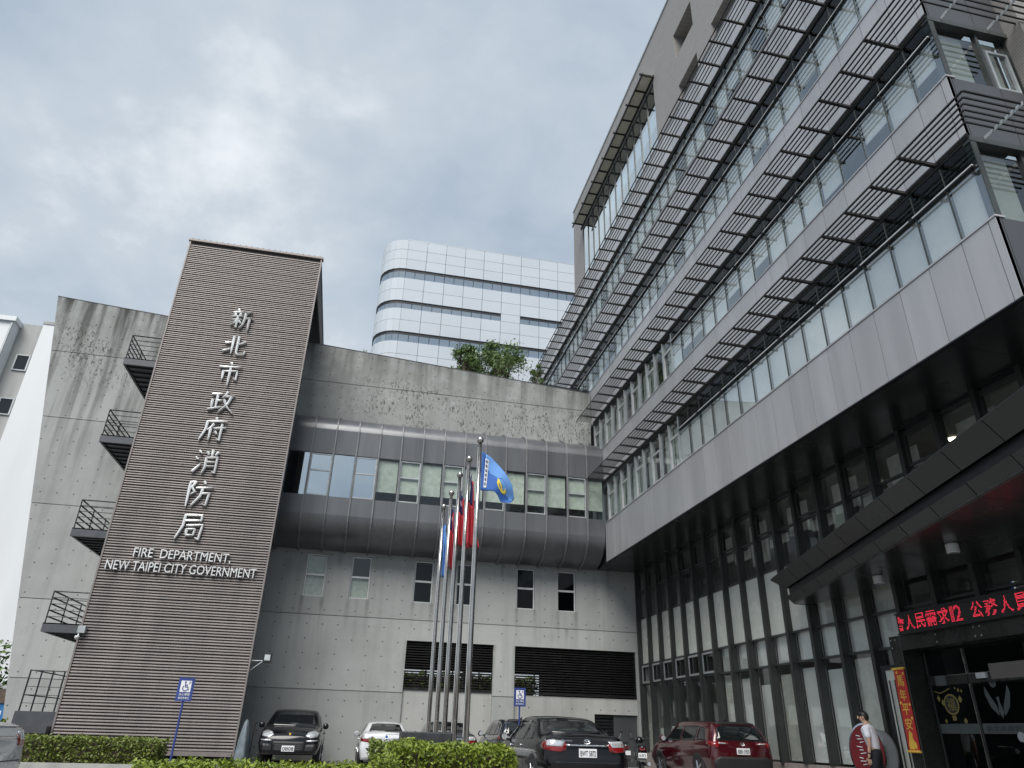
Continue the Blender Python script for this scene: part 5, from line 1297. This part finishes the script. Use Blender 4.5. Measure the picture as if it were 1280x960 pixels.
# ================================================================== SCOOTERS
def scooter(label, loc, rot, paint, plate):
    t = thing('motor_scooter', label, 'scooter', loc, 'scooters parked by the glass wall', R(rot))
    for y in (-.62, .62):
        w = G().lathe([(.14, -.05), (.22, -.045), (.235, 0), (.22, .045), (.14, .05)], (0, y, .235), 20, 'x').obj('wheel', 'rubber', t, True); G().lathe([(.13, -.03), (.13, .03)], (0, y, .235), 14, 'x').obj('rim', 'alloy', w)
    # rear body shell: lofted teardrop
    rows = [(-.88, .05, .74, .86), (-.78, .13, .60, .88), (-.45, .17, .42, .84), (-.1, .16, .36, .78), (.02, .12, .34, .6)]; vs_, n = [], 12
    for y, hw, zb, zt_ in rows:
        for k in range(n):
            a = 2 * math.pi * k / n; vs_.append((hw * math.cos(a), y, (zb + zt_) / 2 + (zt_ - zb) / 2 * math.sin(a)))
    fs = [(i * n + k, (i + 1) * n + k, (i + 1) * n + (k + 1) % n, i * n + (k + 1) % n) for i in range(len(rows) - 1) for k in range(n)] + [tuple(range(n)), tuple(range((len(rows) - 1) * n, len(rows) * n))[::-1]]
    mesh('body', vs_, fs, paint, t, True)
    G().prism([(-.15, .0, .28), (.15, .0, .28), (.15, .0, .36), (-.15, .0, .36)], (0, .45, 0)).obj('footboard', 'trim_black', t)
    G().prism([(-.2, .4, .34), (.2, .4, .34), (.17, .58, .98), (-.17, .58, .98)], (0, .09, .02)).obj('leg_shield', paint, t)
    G().prism([(-.12, .0, .80), (.12, .0, .80), (.12, .0, .88), (-.12, .0, .88)], (0, -.72, .06)).obj('seat', 'trim_black', t)
    G().tube([(0, .62, .24), (0, .55, .95), (0, .52, 1.02)], .03, 8).obj('fork', 'alloy', t)
    G().tube([(-.34, .42, 1.04), (-.15, .52, 1.06), (.15, .52, 1.06), (.34, .42, 1.04)], .018, 8).obj('handlebar', 'trim_black', t)
    G().lathe([(.02, -.12), (.11, -.08), (.13, 0), (.10, .08), (.02, .1)], (0, .58, 1.0), 12, 'y').obj('headlamp_shell', paint, t, True)
    for s_ in (-1, 1):
        G().tube([(s_ * .22, .48, 1.06), (s_ * .30, .46, 1.24)], .008, 5).obj('mirror_stem', 'chrome', t); G().lathe([(.02, .012), (.05, .008), (.05, -.006)], (s_ * .31, .46, 1.27), 12, 'y').obj('mirror', 'trim_black', t)
    D_ = G().prism([(-.09, -.885, .74), (.09, -.885, .74), (.07, -.87, .82), (-.07, -.87, .82)], (0, .03, 0)).obj('tail_light', 'lamp_red', t)
    box('number_plate', (-.13, -.93, .52), (.13, -.922, .66), 'plate_white', t)
    if plate: text_obj('plate_text', plate, 'plate_ink', t, (-.11, -.933, .55), (1, 0, 0), (0, 0, 1), .22, .08, .002)
    G().prism([(-.1, -.92, .42), (.1, -.92, .42), (.08, -.8, .72), (-.08, -.8, .72)], (0, .02, 0)).obj('mudguard', 'trim_black', t)
    G().tube([(.16, -.1, .3), (.19, -.5, .32), (.19, -.85, .36)], [.03, .05, .055], 8).obj('exhaust', 'alloy', t)
    return t
scooter('black scooter with white plate beside the red SUV', (9.5, 24.4, 0), -18, 'paint_black', '682')
scooter('grey scooter half hidden behind the black sedan, by the steel door', (10.1, 28.2, 0), 0, 'paint_grey', None)
bb = thing('blue_bin', 'blue plastic bin right behind the black sedan', 'bin', (8.95, 27.0, 0))
g_ = G(); g_.lathe([(.2, 0), (.26, .78), (.29, .8), (.29, .84), (.02, .9)], (8.98, 26.9, 0), 12); g_.obj('bin_body', 'blue_plastic', bb, True)
G().tube([(8.75, 26.72, .78), (9.2, 26.72, .78)], .02, 6).obj('handle', 'trim_black', bb)

# ================================================================== PERSON
def skinned(name, pts, edges, mat, parent, sub=2, root=0):
    """pts: (x,y,z,radius) -> continuous surface grown round the joints"""
    me = bpy.data.meshes.new(name); me.from_pydata([p[:3] for p in pts], edges, []); me.update()
    o = bpy.data.objects.new(name, me); COL.objects.link(o)
    o.modifiers.new('skin', 'SKIN'); o.modifiers['skin'].use_smooth_shade = True
    sk = me.skin_vertices[0].data if me.skin_vertices else None
    if sk is None:
        bpy.context.view_layer.objects.active = o; sk = o.data.skin_vertices[0].data
    for i, p in enumerate(pts):
        r_ = p[3]; sk[i].radius = (r_, r_) if not isinstance(r_, tuple) else r_; sk[i].use_root = (i == root)
    ss = o.modifiers.new('sub', 'SUBSURF'); ss.levels = sub; ss.render_levels = sub
    dg = bpy.context.evaluated_depsgraph_get(); dg.update(); m2 = bpy.data.meshes.new_from_object(o.evaluated_get(dg))
    bpy.data.objects.remove(o); m2.materials.clear(); m2.materials.append(M[mat])
    m2.polygons.foreach_set('use_smooth', [True] * len(m2.polygons))
    q = bpy.data.objects.new(name, m2); _link(q, parent); OFF[q.name] = V(0, 0, 0); return q
# faces +y locally; x to his right
pe = thing('person', 'man in a white short-sleeved shirt and black trousers walking left past the red oval sign', 'person', (11.12, 14.98, 0), None, math.atan2(.66, .75))
pe.scale = (1.05, 1.05, 1.02)
B = [(0, 0, .92, (.14, .10)), (0, .02, 1.10, (.145, .10)), (0, .05, 1.28, (.165, .105)), (0, .07, 1.39, (.12, .08)), (0, .09, 1.46, (.052, .055)), (0, .115, 1.53, (.07, .085)), (0, .12, 1.61, (.07, .09)),
     (-.10, 0, .86, .085), (-.11, .06, .48, .06), (-.11, .02, .10, .042), (-.11, .14, .045, .04),
     (.10, 0, .86, .085), (.11, -.02, .48, .06), (.11, -.12, .12, .042), (.11, -.01, .045, .04),
     (-.19, .06, 1.36, .058), (-.235, .03, 1.10, .044), (-.23, .07, .87, .03), (-.225, .085, .80, (.022, .036)),
     (.19, .06, 1.36, .058), (.235, .06, 1.10, .044), (.23, .14, .88, .03), (.225, .165, .81, (.022, .036))]
Ed = [(0, 1), (1, 2), (2, 3), (3, 4), (4, 5), (5, 6), (0, 7), (7, 8), (8, 9), (9, 10), (0, 11), (11, 12), (12, 13), (13, 14), (3, 15), (15, 16), (16, 17), (17, 18), (3, 19), (19, 20), (20, 21), (21, 22)]
body = skinned('body', B, Ed, 'skin', pe, 2)
for s_, hx, hy, hz in ((-1, -.225, .085, .80), (1, .225, .165, .81)):
    for k, ln in enumerate((.075, .085, .08, .065)):
        yo = -.028 + k * .019; skinned('finger', [(hx, hy - yo * 1.0, hz - .02, .0095), (hx - s_ * .004, hy - yo, hz - .05 - ln * .4, .009), (hx - s_ * .02, hy - yo + .006, hz - .05 - ln, .0075)], [(0, 1), (1, 2)], 'skin', pe, 1)
    skinned('thumb', [(hx, hy + .03, hz - .0, .011), (hx - s_ * .01, hy + .055, hz - .03, .010), (hx - s_ * .016, hy + .06, hz - .065, .008)], [(0, 1), (1, 2)], 'skin', pe, 1)
sh = skinned('shirt', [(0, -.01, .90, (.14, .10)), (0, 0, .98, (.155, .115)), (0, .02, 1.10, (.19, .145)), (0, .05, 1.27, (.215, .15)), (0, .07, 1.385, (.155, .115)), (0, .085, 1.44, (.066, .066)), (-.19, .06, 1.36, .078), (-.232, .035, 1.15, .066), (.19, .06, 1.36, .078), (.232, .06, 1.15, .066)],
        [(0, 1), (1, 2), (2, 3), (3, 4), (4, 5), (4, 6), (6, 7), (4, 8), (8, 9)], 'shirt', pe, 2)
skinned('trousers', [(0, 0, 1.03, (.172, .132)), (0, 0, .88, (.168, .13)), (-.10, 0, .82, .105), (-.11, .06, .48, .082), (-.11, .02, .12, .07), (.10, 0, .82, .105), (.11, -.02, .48, .082), (.11, -.12, .14, .07)],
        [(0, 1), (1, 2), (2, 3), (3, 4), (1, 5), (5, 6), (6, 7)], 'trousers', pe, 2)
G().tube([(-.232 + .0, .06, .905), (-.231, .066, .885)], .038, 12).obj('watch', 'trim_black', pe)
def ellips(name, c, r, mat, cut=None, n=14):
    vs_, fs = [], []
    for i in range(n + 1):
        a = math.pi * i / n
        for k in range(n * 2):
            b = math.pi * k / n; vs_.append(V(c[0] + r[0] * math.sin(a) * math.cos(b), c[1] + r[1] * math.sin(a) * math.sin(b), c[2] + r[2] * math.cos(a)))
    for i in range(n):
        for k in range(2 * n):
            q = (i * 2 * n + k, (i + 1) * 2 * n + k, (i + 1) * 2 * n + (k + 1) % (2 * n), i * 2 * n + (k + 1) % (2 * n))
            m = sum((vs_[j] for j in q), V(0, 0, 0)) / 4
            if cut is None or cut(m): fs.append(q)
    used = sorted({j for f in fs for j in f}); mp = {j: i for i, j in enumerate(used)}
    return mesh(name, [vs_[j] for j in used], [tuple(mp[j] for j in f) for f in fs], mat, pe, True)
ellips('hair', (0, .11, 1.585), (.086, .106, .112), 'hair', lambda m: m.z > 1.635 or (m.y < .125 and m.z > 1.565) or (m.y < .07 and m.z > 1.50))
G().prism([(-.016, .205, 1.555), (.016, .205, 1.555), (.010, .205, 1.605), (-.010, .205, 1.605)], (0, .026, -.012)).obj('nose', 'skin', pe)
for s_ in (-1, 1):
    ellips('ear', (s_ * .078, .105, 1.565), (.012, .022, .034), 'skin', None, 6); ellips('eye', (s_ * .032, .192, 1.588), (.008, .008, .006), 'hair', None, 6)
ellips('mouth', (0, .196, 1.525), (.022, .008, .006), 'red_banner', None, 6)
